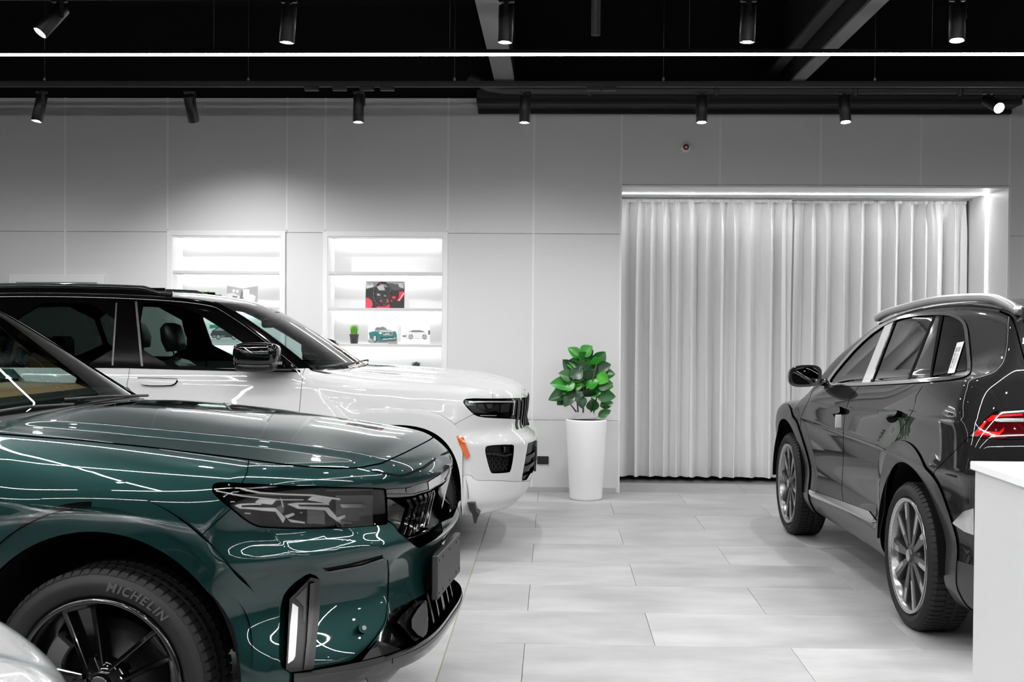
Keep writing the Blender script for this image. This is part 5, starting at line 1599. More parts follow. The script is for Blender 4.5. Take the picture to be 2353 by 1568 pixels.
# lamps, grille
WHL = [(1063, 922), (1074, 916), (1132, 917), (1187, 916), (1198, 915.5), (1198, 966), (1187, 963), (1139, 961), (1102, 958.7), (1088, 952), (1070, 933.5)]
h_ = Wc.img(WHL, 1, wfr)
hl = Wc.take(h_, .002); hs = Wc.emit('headlight', hl, M_lens, 'pair', .002, 0, label='dark rimmed headlight')
for k in (0, 1):
    sd = ('near', 'far')[k]; par = hs[k]
    Wc.decal('lamp_housing', h_, M_gloss, sd, .06, 0, 1, par, fdir=1, flange=.06)
    for nm, dep, mm, polys in (('drl_bar', .015, mat('lamp_guide_and_glint', 235), ([(1080, 921), (1190, 922), (1192, 925.5), (1080, 924.5)],)),
                               ('reflector', .03, mat('lamp_chrome', 190), ([(1074, 929), (1096, 927), (1104, 940), (1126, 950), (1092, 950)], [(1122, 930), (1140, 928), (1136, 940), (1128, 940)])),
                               ('turn_reflector', .035, mat('lamp_inner_grey', 92, rough=.3, metal=.4), ([(1100, 928), (1118, 928), (1124, 946), (1108, 942)], [(1160, 930), (1184, 928), (1180, 948), (1160, 950)])),
                               ('projector', .045, mat('projector_glass', 48), ([(1116, 930), (1144, 928), (1152, 944), (1132, 950), (1120, 944)], [(1148, 930), (1168, 929), (1176, 940), (1164, 950), (1150, 948)])),
                               ('chrome_line', .012, mat('lamp_guide_and_glint', 235), ([(1106, 955), (1184, 956), (1184, 957.5), (1106, 956.5)],))):
        for q in polys: Wc.decal(nm, Wc.img(q, 0, wfr), mm, sd, dep, .005, 2, par)
WGR = [(1198.5, 915), (1217, 913), (1240, 912), (1240, 979), (1209, 977), (1200, 977.5), (1198.5, 968)]
gin2 = lambda V: np.maximum(wfr(V), .80 - V[:, 2])
wg = Wc.take(Wc.img(WGR, 0, gin2), .001); gb = Wc.emit('grille', wg, mat('grille_recess_black', 5), 'both', .05, .05, fdir=1, label='black slotted grille')[0]
for k in range(7):
    y0 = .035 + .083 * k
    Wc.decal('grille_slot_frame', lambda V, y0=y0: np.maximum.reduce([gin2(V), y0 - V[:, 1], V[:, 1] - y0 - .034, V[:, 2] - 1.018, .815 - V[:, 2]]), M_satin, 'pair', -.004, .05, 1, gb)
Wc.decal('fog_intake', Wc.img([(1113.5, 1031), (1120, 1023.5), (1178, 1021.4), (1182, 1025), (1179, 1057), (1174, 1082), (1170, 1087), (1132, 1089), (1127, 1086), (1118, 1055)], 2, wfr), M_satin, 'pair', -.001, .004, 2)
fgr = Wc.img([(1113.5, 1031), (1120, 1023.5), (1178, 1021.4), (1182, 1025), (1179, 1057), (1174, 1082), (1170, 1087), (1132, 1089), (1127, 1086), (1118, 1055)], 2, wfr)
fg = Wc.take(fgr, 0); fgs = Wc.emit('fog_recess', fg, mat('fog_recess_black', 16, rough=.5), 'pair', .035, .035, fdir=1)
for o in [q for q in Wc.root.children if q.name.startswith('fog_intake')]: bpy.data.objects.remove(o)
for k in (0, 1):
    sd = ('near', 'far')[k]
    for i in range(5):
        for j in range(5):
            u0, v0 = 1124 + 10.2 * i + (5 if j % 2 else 0), 1049 + 8 * j
            hx = [(u0 + 5.6 * math.cos(t), v0 + 4.4 * math.sin(t)) for t in np.linspace(0, 2 * math.pi, 7)[:-1]]
            hi = [(u0 + 3.6 * math.cos(t), v0 + 2.7 * math.sin(t)) for t in np.linspace(0, 2 * math.pi, 7)[:-1]]
            Wc.decal('mesh_cell', lambda V, hx=hx, hi=hi: np.maximum.reduce([Wc.img(hx, 0, wfr)(V), -Wc.img(hi, 0)(V), fgr(V) + .006]), M_satin, sd, .024, .01, 2, fgs[k])
    Wc.decal('fog_visor', Wc.img([(1118, 1041), (1140, 1041), (1160, 1046), (1177, 1042), (1178, 1046), (1160, 1051), (1140, 1047), (1119, 1045)], 0, wfr), M_satin, sd, .004, .03, 2, fgs[k])
    Wc.decal('fog_lamp', Wc.img([(1159.5, 1027), (1163.5, 1027), (1163, 1039), (1160, 1040)], 0, wfr), M_chrome, sd, .008, .02, 2, fgs[k])
Wc.decal('side_marker', Wc.img([(1048, 1003), (1059, 1003), (1064, 1009), (1079, 1047), (1071.5, 1056)], 0, nearw), mat('amber_marker', (206, 88, 8), rough=.12, coat=1), 'pair', -.020, .014, 2, label='orange side marker lamp')
Wc.decal('parking_sensor', Wc.img([(1086.5 + 3.2 * math.cos(t), 1075.5 + 3.2 * math.sin(t)) for t in np.linspace(0, 6.283, 13)[:-1]], 0, nearw), mat('white_sensor', 205, rough=.3), 'pair', -.002, .003, 2)
CG = [(1240, 1000), (1232, 1005), (1214.5, 1014), (1211, 1035), (1199.6, 1099), (1200, 1105), (1210, 1103), (1219, 1088), (1245, 1080)]
lowc = lambda V: np.maximum.reduce([wfr(V), V[:, 2] - .72, .40 - V[:, 2]])
cg = Wc.take(Wc.img(CG, 0, lowc), .001); cgo = Wc.emit('lower_grille', cg, M_satin, 'both', .03, .03, fdir=1)[0]
for z0 in (.46, .53, .60): Wc.decal('lower_grille_bar', lambda V, z0=z0: np.maximum.reduce([Wc.img(CG, 0, lowc)(V), z0 - V[:, 2], V[:, 2] - z0 - .03]), M_satin, 'both', .01, .02, 1, cgo)
MB().box(.870, .905, -.20, .20, .55, .665, .006).build('number_plate_bracket', M_satin, Wc.root)
MB().box(.880, .900, -.05, .05, .46, .56, .004).build('radar_cover', M_gloss, Wc.root)
# panels
for ax in (-.02, WRAX):
    fl = Wc.take(lambda V, ax=ax: np.maximum.reduce([(w_arch(V[:, 0], V[:, 2], ax, .525, .595, 3.0) - 1) * .5, V[:, 2] - 1.02, .55 - V[:, 1], (V[:, 0] - .43 if ax > -1 else V[:, 0] - 9)]), .0012)
    Wc.emit('wheel_arch_flare', fl, M_wpaint, 'pair', -.016, .035)
hdw = Wc.take(lambda V: np.maximum.reduce([V[:, 1] - (.775 + .0 * V[:, 0]), -.42 - .12 * (V[:, 1] / .7) ** 2 - V[:, 0], 1.0 - V[:, 2], V[:, 0] - .80]), .0005); Wc.emit('hood', hdw, M_wpaint, 'both', 0, .02)
cwl = Wc.take(lambda V: np.maximum.reduce([V[:, 1] - .775, V[:, 0] + .40, -.80 - V[:, 0], 1.15 - V[:, 2]]), 0); Wc.emit('cowl', cwl, M_satin, 'both', .006, .01)
chn = Wc.take(Wc.img([(1060, 1092), (1082.5, 1092.4), (1088, 1100), (1097, 1105), (1140, 1105), (1205, 1108), (1260, 1100), (1260, 1300), (1000, 1300)], 1, lambda V: np.maximum(.3 - V[:, 0], V[:, 2] - .55)), .0012); Wc.emit('lower_bumper', chn, mat('white_lower_bumper', 226, rough=.4, coat=.6), 'both', 0, .02)
bmp = Wc.take(Wc.img([(1132, 900), (1132, 917), (1102, 958.7), (1088, 952), (1045, 975), (1044, 1000), (1060, 1100), (1300, 1300), (1300, 880)], 0, lambda V: .25 - V[:, 0]), .0012); Wc.emit('front_bumper', bmp, M_wpaint, 'both', 0, .02)
fnd = Wc.take(lambda V: np.maximum.reduce([-.65 - V[:, 0], V[:, 2] - 1.26, .2 - V[:, 1]]), .0015); Wc.emit('front_fender', fnd, M_wpaint, 'pair', 0, .02)
for nm, a, b in (('front_door', -1.822, -.65), ('rear_door', -2.85, -1.822)):
    d_ = Wc.take(lambda V, a=a, b=b: np.maximum.reduce([a - V[:, 0], V[:, 0] - b, V[:, 2] - 1.245, .30 - V[:, 2], .3 - V[:, 1]]), .0016); ds = Wc.emit(nm, d_, M_wpaint, 'pair', 0, .02)
    dx = 0 if nm == 'front_door' else -1.02 * 345
    for k in (0, 1):
        sd = ('near', 'far')[k]
        sh = lambda q: [(u + dx, v) for u, v in q]
        hh = Wc.decal('door_handle', Wc.img(sh([(317, 873), (352, 870.5), (378, 870.5), (411, 874), (404, 884), (392, 888), (336, 888), (325, 883)]), 1, nearw), M_wpaint, sd, -.024, .030, 2, ds[k])
        Wc.decal('handle_slot', Wc.img(sh([(319, 871.5), (350, 871), (410, 873), (410, 875), (350, 873.5), (319, 873.5)]), 0, nearw), mat('handle_slot_dark', 40, rough=.5), sd, -.0285, .006, 2, ds[k])
        Wc.decal('handle_cup', Wc.img(sh([(338, 868), (352, 864.5), (384, 864.5), (394, 869), (394, 890), (384, 893), (350, 893), (338, 889)]), 1, nearw), mat('handle_cup_white', 205, rough=.35, coat=.6), sd, -.001, .002, 2, ds[k])
Wc.emit('body_shell', Wc.rest, M_wpaint, 'both', 0, .02)
for ax in (-.03, WRAX): wheel_well(Wc, ax, WR, .50, .50, .95, 0, 0)
for ax in (0.0, WRAX):
    for fr_ in (False, True): wheel(Wc, ax, .955, WR, .265, .262, 'machined', Wc.root, far=fr_)
MB().prism([(1074, 1153.5), (1091, 1154), (1095, 1172), (1102, 1180), (1097, 1190), (1095, 1202), (1089, 1200), (1085, 1179), (1079, 1170)] and [(.462, .365), (.512, .363), (.522, .312), (.543, .288), (.528, .262), (.522, .228), (.507, .232), (.495, .292), (.477, .318)], -.965, -.80, 'xz').build('air_deflector', M_satin, Wc.root)
MB().prism([(.462, .365), (.512, .363), (.522, .312), (.543, .288), (.528, .262), (.522, .228), (.507, .232), (.495, .292), (.477, .318)], .80, .965, 'xz').build('air_deflector', M_satin, Wc.root)
# mirror: (x, z) outline from the photograph at its own lateral offset
for sd in (-1, 1):
    def shell(x0, x1, z0, z1, y0, y1, n=18):
        m = MB(); v = []; f = []; S_ = [(-1, .55), (-.85, .9), (-.4, 1), (.3, 1), (.8, .92), (1, .70)]
        m_ = 24
        for (t, k_) in S_:
            for i in range(m_):
                a = 2 * math.pi * i / m_; ca, sa = math.cos(a), math.sin(a)
                ex = 2 / 3.6
                px_ = (x0 + x1) / 2 + (x1 - x0) / 2 * k_ * math.copysign(abs(ca) ** ex, ca); pz_ = (z0 + z1) / 2 + (z1 - z0) / 2 * k_ * math.copysign(abs(sa) ** ex, sa)
                v.append((px_, sd * ((y0 + y1) / 2 + (y1 - y0) / 2 * t), pz_))
        for i in range(len(S_) - 1):
            for k in range(m_): f.append((i * m_ + k, i * m_ + (k + 1) % m_, (i + 1) * m_ + (k + 1) % m_, (i + 1) * m_ + k))
        f += [tuple(range(m_)), tuple(range((len(S_) - 1) * m_, len(S_) * m_))]
        m.add(v, f, True); return m
    mc = shell(-1.068, -.765, 1.258, 1.412, .93, 1.14).build('door_mirror', M_gloss, Wc.root)
    shell(-1.06, -.79, 1.218, 1.285, .94, 1.12).build('mirror_base', mat('mirror_lower_satin', 22, rough=.35), mc)
    MB().box(-.86, -.70, min(sd * .84, sd * .97), max(sd * .84, sd * .97), 1.225, 1.262, .012).build('mirror_arm', M_gloss, mc)
    MB().box(-1.05, -1.044, min(sd * .95, sd * 1.12), max(sd * .95, sd * 1.12), 1.27, 1.39, .002).build('mirror_glass', M_chrome, mc)
    MB().box(-.90, -.74, min(sd * 1.09, sd * 1.1), max(sd * 1.09, sd * 1.1), 1.270, 1.288, .003).build('mirror_signal', M_alu, mc)
# interior
MB().box(-3.6, -.7, -.78, .78, .36, .42).build('cabin_floor', M_inter, Wc.root)
dsh = MB(); dsh.prism([(-.62, .95), (-.62, 1.17), (-.80, 1.20), (-1.18, 1.20), (-1.26, 1.12), (-1.26, .8)], -.74, .74, 'xz'); dsh.build('dashboard', mat('dash_black', 30, rough=.6), Wc.root)
for y in (-.38, .38):
    seat(Wc, -1.32 if y < 0 else -1.84, y, .60, M_leather)
rs = MB().box(-2.75, -2.25, -.66, .66, .60, .76, .05); rs.box(-2.90, -2.70, -.66, .66, .72, 1.24, .05)
for y in (-.4, .0, .4): rs.box(-2.88, -2.76, y - .12, y + .12, 1.24, 1.42, .03)
rs.build('rear_bench', M_leather, Wc.root)
steering_wheel(Wc, -1.30, .38, 1.10, .18, (M_inter, M_inter))
MB().box(-1.12, -1.08, -.13, .13, 1.50, 1.575, .015).build('rear_view_mirror', M_inter, Wc.root)
MB().box(-1.16, -1.02, -.06, .06, 1.57, 1.62, .01).build('camera_housing', M_inter, Wc.root)
hd_ = MB(); xs = np.linspace(-3.7, -1.30, 14); v = []; f = []
for x in xs:
    for y in np.linspace(-.60, .60, 9): v.append((x, y, float(w_roof(x)) - .065 - .05 * (abs(y) / .6) ** 3))
for i in range(13):
    for j in range(8): f.append((i * 9 + j, i * 9 + j + 1, (i + 1) * 9 + j + 1, (i + 1) * 9 + j))
hd_.add(v, f, True); hd_.build('headliner', mat('headliner_dark', 40, rough=.9), Wc.root, None, False)
for sd in (-1, 1):
    wp = MB().tube([(-.44, sd * .62 * .9, 1.238), (-.40, sd * .3, 1.258), (-.385, sd * .02, 1.262)], .006, 6); wp.build('wiper', M_satin, Wc.root)
wpn = MB().tube([(-.60, -.66, 1.232), (-.50, -.52, 1.242), (-.44, -.34, 1.252)], .012, 6); wpn.build('wiper', mat('wiper_grey', 60, rough=.4), Wc.root)

Wc.decal('hood_badge', Wc.img([(1200, 887), (1206, 888), (1211, 895), (1206, 897)], 0, wfr), M_gloss, 'near', -.004, .006, 2)
# ================================================================== DARK GREY CAR
d_plan = Spl([-3.75, -3.45, -3.1, -2.74, -2.1, -1.4, -.6, 0, .4, .7, .9], [.80, .875, .925, .94, .932, .925, .93, .94, .925, .87, .80])
d_prof = Spl([.15, .25, .33, .42, .52, .65, .80, .93, 1.0, 1.06, 1.12, 1.2, 1.3], [-.10, -.065, -.035, -.03, -.042, -.030, -.008, 0, 0, -.012, -.035, -.075, -.13])
d_top = Spl([-4, -3.6, -3, -2, -1, -.5, -.2, .1, .4, .65, .82, .95], [1.34, 1.36, 1.36, 1.30, 1.22, 1.13, 1.075, 1.045, 1.01, .96, .90, .80])
d_xw = Spl([.9, 1.09, 1.31, 1.455, 1.567, 1.634, 1.70], [.10, -.125, -.43, -.678, -.925, -1.09, -1.30])
d_roof = Spl([-3.9, -3.6, -3.3, -3.12, -2.77, -2.36, -1.9, -1.58, -1.2, -.9], [1.43, 1.54, 1.626, 1.664, 1.704, 1.712, 1.702, 1.676, 1.612, 1.51])
d_rear = Spl([.15, .30, .5, .7, .9, 1.05, 1.2, 1.35, 1.5, 1.6, 1.66, 1.75], [-3.48, -3.56, -3.61, -3.625, -3.605, -3.58, -3.53, -3.44, -3.30, -3.20, -3.13, -3.02])
DR = .372; DRAX = -2.70


def dark_f(P):
    x, y, z = P[:, 0], np.abs(P[:, 1]), P[:, 2]
    zz = z + .045 * (x + .6) * sstep(.6, .9, z)
    S = d_plan(x) + d_prof(zz) + .006 * sstep(1.015, .99, zz)
    for ax in (0.0, DRAX):
        r = np.hypot(x - ax, np.maximum(z - DR, 0) * .97)
        S = S + .016 * (1 - sstep(.52, .70, r)) * sstep(.24, .34, z)
    xf = .93 - .16 * np.maximum(.75 - z, 0) - .42 * (y / .94) ** 3 - .25 * np.maximum(z - .75, 0)
    low = smax(y - S, z - (d_top(x) - .05 * (y / .8) ** 2), .03 + .05 * sstep(-.9, -.45, x))
    low = smax(low, x - xf, .06)
    xr = d_rear(z) + .26 * (y / .92) ** 3.2
    low = smax(low, xr - x, .07)
    low = smax(low, .23 - z, .05)
    yu = .825 - .43 * (z - 1.2) - .055 * sstep(-2.2, -3.4, x)
    up = smax(y - yu, z - (d_roof(x) - .03 * (y / .6) ** 2), .08)
    up = smax(up, x - (d_xw(z) - .2 * (y / .8) ** 2), .035)
    up = smax(up, xr - x, .05)
    up = smax(up, .9 - z, .02)
    return smin(low, up, .05 + .09 * sstep(-2.6, -3.2, x))


Dc = Car('dark_grey_car', (2.69, 8.82), (-.029, 1), 1, dark_f, (-3.75, 0, .12), (1.02, 1.06, 1.80), .0165, 'glossy dark grey car seen from behind beside the reception counter')
M_dpaint = mat('dark_grey_paint', 24, rough=.4, metal=.0, coat=1.0, spec=.05)
M_clad = mat('grey_cladding', 50, rough=.38, coat=.3)
nearD = lambda V: .4 - V[:, 1]
darch = lambda V, ax, r: np.hypot(V[:, 0] - ax, np.maximum(V[:, 2] - DR, 0) * .97) - r
for ax in (0.0, DRAX): _, Dc.rest = Dc.rest.split(lambda V, ax=ax: np.maximum(darch(V, ax, .465), .5 - V[:, 1]))
# daylight opening
DLO = [(1897, 880), (1926, 841), (1970, 791), (2014, 753), (2058, 730), (2102, 720.5), (2161, 717.5), (2190, 721), (2212, 731), (2224, 748), (2229, 790), (2234, 850), (2226, 865), (2202, 873), (2122, 880), (2002, 887), (1914, 889)]
upD = lambda V: np.maximum(1.06 - V[:, 2], nearD(V))
dl = Dc.img(DLO, 1, upD)
dlo = Dc.take(dl, 0)
inner, ring = dlo.split(lambda V: dl(V) + .017)
Dc.emit('window_trim', ring, M_chrome, 'pair', -.006, .012, label='chrome window surround')
seg = lambda q: Dc.img(q, 0, upD)
fp = seg([(1800, 950), (1800, 690), (2041, 690), (2041, 731), (1978, 887), (1976, 950)])
bpl = seg([(2041, 720), (2062, 720), (2060, 731), (1999, 887), (1976, 889), (1978, 885)])
rp = seg([(2060, 700), (2153, 700), (2147.6, 725), (2086, 878), (2084, 900), (1995, 900), (1999, 885)])
dv = seg([(2153, 700), (2168, 700), (2164, 725), (2136, 875), (2134, 900), (2084, 900), (2086, 878), (2147.6, 725)])
a_, inner = inner.split(fp); Dc.emit('front_window', a_, glass_mat('dark_car_glass', (112, 116, 116), 1.0, .05), 'pair', .003, .003)
a_, inner = inner.split(bpl); Dc.emit('pillar_cover', a_, mat('pillar_film_white', 214, rough=.3, coat=.5), 'pair', -.002, .004, label='white film over the door pillar')
a_, inner = inner.split(rp); Dc.emit('rear_window', a_, M_privacy, 'pair', .003, .003)
a_, inner = inner.split(dv); Dc.emit('door_post', a_, mat('post_gloss_grey', 30, rough=.06, coat=1), 'pair', .0, .003)
qw = Dc.emit('quarter_window', inner, M_privacy, 'pair', .003, .003)
for q in ([(2147, 722), (2152, 722), (2089, 879), (2083, 879)], [(2160, 722), (2168, 722), (2139, 874), (2135, 876)], [(2057, 731), (2062, 731), (2003, 886), (1997, 886)], [(2018, 745), (2024, 742), (2040, 740), (2024, 748)]):
    Dc.decal('window_rubber', Dc.img(q, 0, upD), M_matte, 'pair', -.002, .004, 2)
# sticker with bars
stk = Dc.decal('window_sticker', Dc.img([(2177.6, 859), (2199.8, 788), (2215.8, 785), (2193, 857.5)], 0, upD), mat('sticker_paper', 214, rough=.5), 'near', -.0012, .001, 3, label='white sticker with a bar pattern')[0]
rgb_ = random.Random(3)
P0, P1, Q0, Q1 = np.array([2179.2, 856.]), np.array([2200.4, 790.]), np.array([2191.5, 855.]), np.array([2213.5, 788.])
lp_ = lambda s_, t: tuple((1 - t) * ((1 - s_) * P0 + s_ * P1) + t * ((1 - s_) * Q0 + s_ * Q1))
t0 = .10
while t0 < .86:
    wd = rgb_.choice((.012, .02, .032))
    Dc.decal('sticker_bar', Dc.img([lp_(t0, .08), lp_(t0 + wd, .08), lp_(t0 + wd, .36), lp_(t0, .36)], 0, upD), mat('print_grey', 96, rough=.6), 'near', -.0018, .0004, 4, stk)
    t0 += wd + rgb_.choice((.014, .024, .034))
for t in (.52, .64, .76):
    Dc.decal('sticker_line', Dc.img([lp_(.08, t), lp_(.62, t), lp_(.62, t + .03), lp_(.08, t + .03)], 0, upD), mat('print_grey2', 150, rough=.6), 'near', -.0018, .0004, 4, stk)
Dc.decal('sticker_block', Dc.img([lp_(.70, .52), lp_(.86, .52), lp_(.86, .84), lp_(.70, .84)], 0, upD), mat('print_grey2', 150), 'near', -.0018, .0004, 3, stk)
# windshield and rear glass
ws = Dc.take(lambda V: np.maximum.reduce([V[:, 1] - (.74 - (V[:, 2] - 1.12) * .36), V[:, 2] - 1.60, 1.10 - V[:, 2], -1.5 - V[:, 0]]), 0); Dc.emit('windshield', ws, M_glass, flange=.004)
rearD = lambda V: V[:, 0] + 2.95
rgl = Dc.take(lambda V: np.maximum.reduce([rearD(V), V[:, 1] - (.60 - (V[:, 2] - 1.25) * .12), V[:, 2] - 1.585, 1.22 - V[:, 2]]), .002); Dc.emit('rear_glass', rgl, glass_mat('rear_glass_dark', (30, 32, 32), 1.0, .03), flange=.004)
# tail lamp
TL = [(2225, 1005), (2237, 992), (2260, 969), (2277, 953), (2285, 946.5), (2360, 942), (2470, 940), (2470, 1004), (2353, 1005), (2321, 1005.5), (2303, 1011), (2252, 1007)]
tin = lambda V: np.maximum(V[:, 0] + 3.0, .25 - V[:, 1])
tl = Dc.take(Dc.img(TL, 0, tin), .0015); tls = Dc.emit('tail_lamp', tl, mat('tail_lamp_deep_red', (70, 4, 8), rough=.05, coat=1), 'pair', 0, .02, label='red tail lamp with a silver bar')
for k in (0, 1):
    sd = ('near', 'far')[k]
    for q in ([(2239, 999), (2262, 968), (2270, 968), (2252, 992), (2296, 993), (2308, 982), (2306, 991), (2294, 1003)], [(2266, 965), (2280, 955), (2350, 951), (2350, 955), (2290, 959), (2274, 970)]):
        Dc.decal('red_light', Dc.img(q, 0, tin), mat('tail_red_bright', (225, 20, 24), rough=.08, coat=1), sd, -.001, .002, 2, tls[k])
    Dc.decal('silver_bar', Dc.img([(2280, 968), (2294, 962.5), (2470, 961), (2470, 970), (2300, 970.5)], 0, tin), mat('lamp_silver', 170, rough=.2, metal=.8), sd, -.004, .006, 2, tls[k])
    Dc.decal('clear_tip', Dc.img([(2228, 1003), (2240, 992), (2262, 970), (2268, 967), (2246, 995), (2252, 1003)], 0, tin), mat('lamp_clear_grey', 90, rough=.1, coat=1), sd, -.0008, .001, 2, tls[k])
    Dc.decal('dark_edge', Dc.img([(2285, 946.5), (2470, 940), (2470, 949), (2283, 951)], 0, tin), M_gloss, sd, -.001, .002, 2, tls[k])
# cladding round the wheels
for ax in (0.0, DRAX):
    fl = Dc.take(lambda V, ax=ax: np.maximum.reduce([darch(V, ax, .572), .5 - V[:, 1], V[:, 2] - 1.0]), .001); Dc.emit('wheel_arch_trim', fl, M_clad, 'pair', -.009, .03)
sl = Dc.take(lambda V: np.maximum.reduce([V[:, 2] - .40 - .012 * (V[:, 0] + 1.3), V[:, 0] + .3, -2.5 - V[:, 0], .4 - V[:, 1]]), .001); Dc.emit('sill_cladding', sl, M_clad, 'pair', 0, .02)
st_ = Dc.decal('sill_trim', Dc.img([(1849, 1124), (1862, 1126), (1935, 1152), (1998, 1175), (2017, 1200), (2004, 1202), (1938, 1171), (1866, 1141)], 0, nearD), M_chrome, 'pair', -.006, .012, 2, label='bright chrome sill trim')
# panels
FD = [(1857, 923), (1868, 896), (1900, 870), (1973, 880), (1973, 889), (1952, 916), (1941, 954), (1938, 986), (1938, 1051), (1934, 1123), (1943, 1200), (1900, 1200), (1848, 1150), (1846, 1094), (1847, 1065), (1838, 992), (1841, 957)]
RD = [(1973, 889), (1973, 870), (2125, 866), (2125, 881), (2105, 910), (2102, 936), (2073, 986), (2058, 1012), (2040, 1080), (2030, 1280), (1943, 1230), (1934, 1123), (1938, 1051), (1938, 986), (1941, 954), (1952, 916)]
lowD = lambda V: np.maximum.reduce([nearD(V), V[:, 2] - (1.175 - .07 * (V[:, 0] + .6)), -2.75 - V[:, 0]])
for nm, q in (('front_door', FD), ('rear_door', RD)):
    d_ = Dc.take(Dc.img(q, 0, lowD), .0016); ds = Dc.emit(nm, d_, M_dpaint, 'pair', 0, .02)
    hq = [(1911, 944), (1916, 937), (1930, 934), (1941, 940), (1941, 950), (1930, 953), (1914, 952)] if nm == 'front_door' else [(2030, 952), (2036, 945), (2056, 942), (2073, 946), (2073, 956), (2060, 959), (2036, 959)]
    cq = [(1912, 950), (1930, 953), (1936, 953), (1930, 960), (1918, 960)] if nm == 'front_door' else [(2034, 958), (2062, 960), (2066, 962), (2056, 972), (2042, 972)]
    for k in (0, 1):
        sd = ('near', 'far')[k]
        Dc.decal('door_handle', Dc.img(hq, 1, nearD), M_dpaint, sd, -.030, .04, 2, ds[k]); Dc.decal('handle_cup', Dc.img(cq, 1, nearD), M_matte, sd, -.001, .002, 2, ds[k])
un = Dc.take(lambda V: V[:, 2] - .26, 0); Dc.emit('underbody', un, M_satin, 'both', 0, 0)
rb_ = Dc.take(lambda V: np.maximum(Dc.img([(2226, 1005), (2147, 1084), (2100, 1400), (2600, 1700), (2600, 1005), (2303, 1011)], 0)(V), V[:, 0] + 2.9), .0016); Dc.emit('rear_bumper', rb_, M_dpaint, 'both', 0, .02)
Dc.decal('bumper_trim', Dc.img([(2190, 1203), (2216, 1176), (2240, 1168), (2240, 1230), (2218, 1222)], 0, lambda V: V[:, 0] + 3.0), M_chrome, 'pair', -.006, .012, 1)
Dc.decal('bumper_lower', lambda V: np.maximum.reduce([V[:, 0] + 3.2, V[:, 2] - .46]), M_clad, 'both', -.004, .008, 0)
tg = Dc.take(lambda V: np.maximum.reduce([V[:, 0] + 2.96, V[:, 1] - (.655 - .15 * (V[:, 2] - 1.2)), .70 - V[:, 2]]), .003); Dc.emit('tailgate', tg, M_dpaint, 'both', 0, .02)
fnd = Dc.take(lambda V: np.maximum.reduce([-.55 - V[:, 0], .2 - V[:, 1], V[:, 2] - 1.13]), .0015); Dc.emit('front_fender', fnd, M_dpaint, 'pair', 0, .02)
hdd = Dc.take(lambda V: np.maximum.reduce([-.5 - V[:, 0], .9 - V[:, 2], V[:, 0] - .8, V[:, 2] - 1.16]), .002); Dc.emit('hood', hdd, M_dpaint, 'both', 0, .02)
Dc.emit('body_shell', Dc.rest, M_dpaint, 'both', 0, .02)
for ax in (0.0, DRAX): wheel_well(Dc, ax, DR, .478, .50, .95, 0, 0)
for ax in (0.0, DRAX):
    for fr_ in (False, True): wheel(Dc, ax, .950, DR, .235, .284, 'machined', Dc.root, 'machined ten spoke wheel' if not fr_ else None, far=fr_, rot=.12 if ax == 0 else .05)
# white inner label on the rear rim
for sd in (1, -1):
    pts = [(-1.217, .66, 1.612), (-1.36, .65, 1.645), (-1.58, .63, 1.672), (-1.99, .615, 1.705), (-2.36, .605, 1.716), (-2.77, .595, 1.714), (-2.95, .588, 1.696), (-3.08, .582, 1.666), (-3.14, .578, 1.642)]
    P = np.array(pts); t = np.linspace(0, len(P) - 1, 46); C_ = np.stack([Spl(np.arange(len(P)), P[:, i])(t) for i in range(3)], 1)
    m = MB(); v = []; n = 8
    sec = [(-.018, -.030), (.016, -.030), (.020, -.002), (.014, .009), (.0, .012), (-.014, .009), (-.020, -.002)]
    for c in C_:
        for (a, b) in sec: v.append((c[0], sd * (c[1] + a), c[2] + b - .004))
    f = [(i * 7 + k, i * 7 + (k + 1) % 7, (i + 1) * 7 + (k + 1) % 7, (i + 1) * 7 + k) for i in range(len(C_) - 1) for k in range(7)]
    f += [tuple(range(7)), tuple(range((len(C_) - 1) * 7, len(C_) * 7))]
    m.add(v, f, True); m.build('roof_rail', M_alu, Dc.root, label='silver') if False else m.build('roof_rail', M_alu, Dc.root)
    # door mirror
    mm = MB(); v = []; f = []; cx_, cy_, cz_ = -.70, sd * 1.0, 1.205; m_ = 22
    prof = [(-.055, .97), (-.05, 1.0), (.0, .98), (.05, .86), (.085, .62), (.10, .3)]
    out = []
    for i in range(m_):
        a = 2 * math.pi * i / m_; ca, sa = math.cos(a), math.sin(a); ex = 2 / 3.0
        out.append((.112 * math.copysign(abs(ca) ** ex, ca), .075 * math.copysign(abs(sa) ** ex, sa) + .010 * ca))
    for (dx, k_) in prof:
        for (a, b) in out: v.append((cx_ + dx, cy_ + sd * a * k_ * -1, cz_ + b * k_))
    for i in range(len(prof) - 1):
        for k in range(m_): f.append((i * m_ + k, i * m_ + (k + 1) % m_, (i + 1) * m_ + (k + 1) % m_, (i + 1) * m_ + k))
    f.append(tuple(range((len(prof) - 1) * m_, len(prof) * m_)))
    mm.add(v, f, True); mo = mm.build('door_mirror', M_gloss, Dc.root)
    mg = MB(); mg.add([(cx_ - .046, cy_ - sd * a * .80, cz_ + b * .78) for (a, b) in out], [tuple(range(m_))]); mg.build('mirror_glass', mat('mirror_silvered', 90, rough=.01, metal=1), mo)
    mr = MB(); v = [(cx_ - .055, cy_ - sd * a * .97, cz_ + b * .97) for (a, b) in out] + [(cx_ - .047, cy_ - sd * a * .80, cz_ + b * .78) for (a, b) in out]
    mr.add(v, [(k, (k + 1) % m_, m_ + (k + 1) % m_, m_ + k) for k in range(m_)]); mr.build('mirror_bezel', M_satin, mo, None, False)
    MB().tube([(-.70, sd * .90, 1.165), (-.69, sd * .84, 1.155), (-.68, sd * .79, 1.15)], [.026, .024, .028], 10).build('mirror_arm', M_gloss, mo)
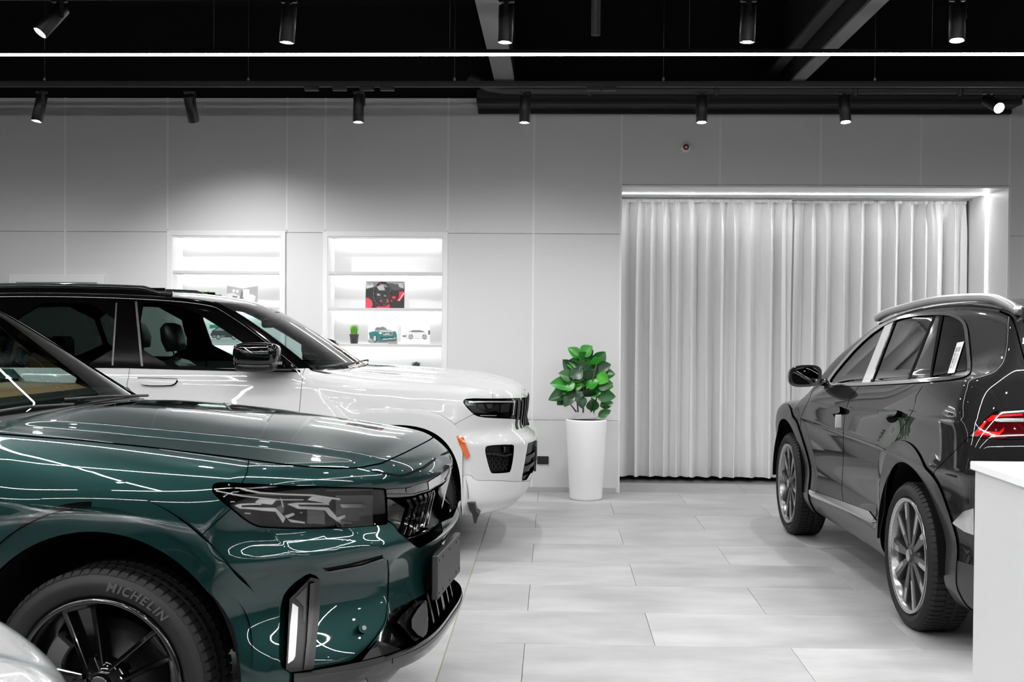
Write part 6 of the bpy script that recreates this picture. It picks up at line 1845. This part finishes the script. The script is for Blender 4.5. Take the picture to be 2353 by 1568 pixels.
# interior
MB().box(-3.3, -.5, -.74, .74, .33, .39).build('cabin_floor', M_inter, Dc.root)
dsh = MB(); dsh.prism([(-.45, .9), (-.45, 1.06), (-.65, 1.10), (-1.05, 1.11), (-1.12, 1.0), (-1.12, .75)], -.70, .70, 'xz'); dsh.build('dashboard', M_inter, Dc.root)
for y in (.38, -.38): seat(Dc, -1.35, y, .55, M_leather)
rs = MB().box(-2.7, -2.2, -.62, .62, .56, .72, .05); rs.box(-2.85, -2.65, -.62, .62, .68, 1.2, .05); rs.build('rear_bench', M_leather, Dc.root)
steering_wheel(Dc, -1.18, .38, 1.02, .18, (M_inter, M_inter))
# paper tag on the front door handle
tg_ = MB().box(-.024, .024, -.002, .002, -.080, 0, .001)
q = Dc.world(np.array([[-1.555, .992, 1.006]]))[0]
tgo = tg_.build('hang_tag', mat('tag_paper', 205, rough=.6), None, tuple(q)); tgo.rotation_euler = (0, 0, math.radians(30))
tag(tgo, 'small white paper tag hanging from the dark grey car front door handle', 'tag')

# ================================================================== SILVER CAR (only its far front corner shows at the bottom left)
def silver_f(P):
    Q = P.copy(); Q[:, 2] = P[:, 2] / SVK
    return green_f(Q) * SVK


SVK = .86
Sv = Car('silver_car', (-1.80, 1.70), (math.cos(th), -math.sin(th)), -1, silver_f, (-3.85, 0, .10), (1.12, 1.02, 1.55), .026, 'silver car corner blurred at the bottom left, nearest the camera')
M_silver = mat('silver_paint', 222, rough=.26, metal=.75, coat=1.0)
for ax in (0.0, GRAX): _, Sv.rest = Sv.rest.split(arch(ax, GR_ * SVK, .43))
ws = Sv.take(lambda V: np.maximum.reduce([V[:, 1] - (.735 - (V[:, 2] - 1.03) * .48), V[:, 2] - 1.385, 1.04 - V[:, 2], -1.6 - V[:, 0]]), 0); Sv.emit('windshield', ws, M_glass, flange=.004)
for a, b in ((-1.72, -.5), (-2.70, -1.78), (-3.6, -2.76)):
    w_ = Sv.take(Sv.side([(x, z * SVK) for x, z in sw], 1, lambda V: np.maximum.reduce([.99 - V[:, 2], .3 - V[:, 1], V[:, 0] - b, a - V[:, 0]])), .0); Sv.emit('side_window', w_, M_privacy, 'pair', .004, .004)
h2 = Sv.take(lambda V: np.maximum.reduce([-.5 - V[:, 0], .80 - V[:, 2], V[:, 1] - .80, V[:, 0] - .86]), .002); Sv.emit('hood', h2, M_silver, 'both', 0, .02)
b2 = Sv.take(lambda V: np.maximum.reduce([.50 - V[:, 0]]), .002); Sv.emit('front_bumper', b2, M_silver, 'both', 0, .02)
Sv.emit('body_shell', Sv.rest, M_silver, 'both', 0, .02)
Sv.decal('headlight', lambda V: np.maximum.reduce([.45 - V[:, 0], V[:, 2] - .83, .72 - V[:, 2], .5 - V[:, 1]]), M_gloss, 'pair', -.002, .004, 1)
Sv.decal('grille', lambda V: np.maximum.reduce([.45 - V[:, 0], V[:, 2] - .78, .55 - V[:, 2], V[:, 1] - .45]), M_gloss, 'both', -.002, .004, 1)
for ax in (0.0, GRAX):
    wheel_well(Sv, ax, GR_ * SVK, .435, .52, .95, 0, 0)
    for fr_ in (False, True): wheel(Sv, ax, .93, .335, .22, .235, 'machined', Sv.root, far=fr_)
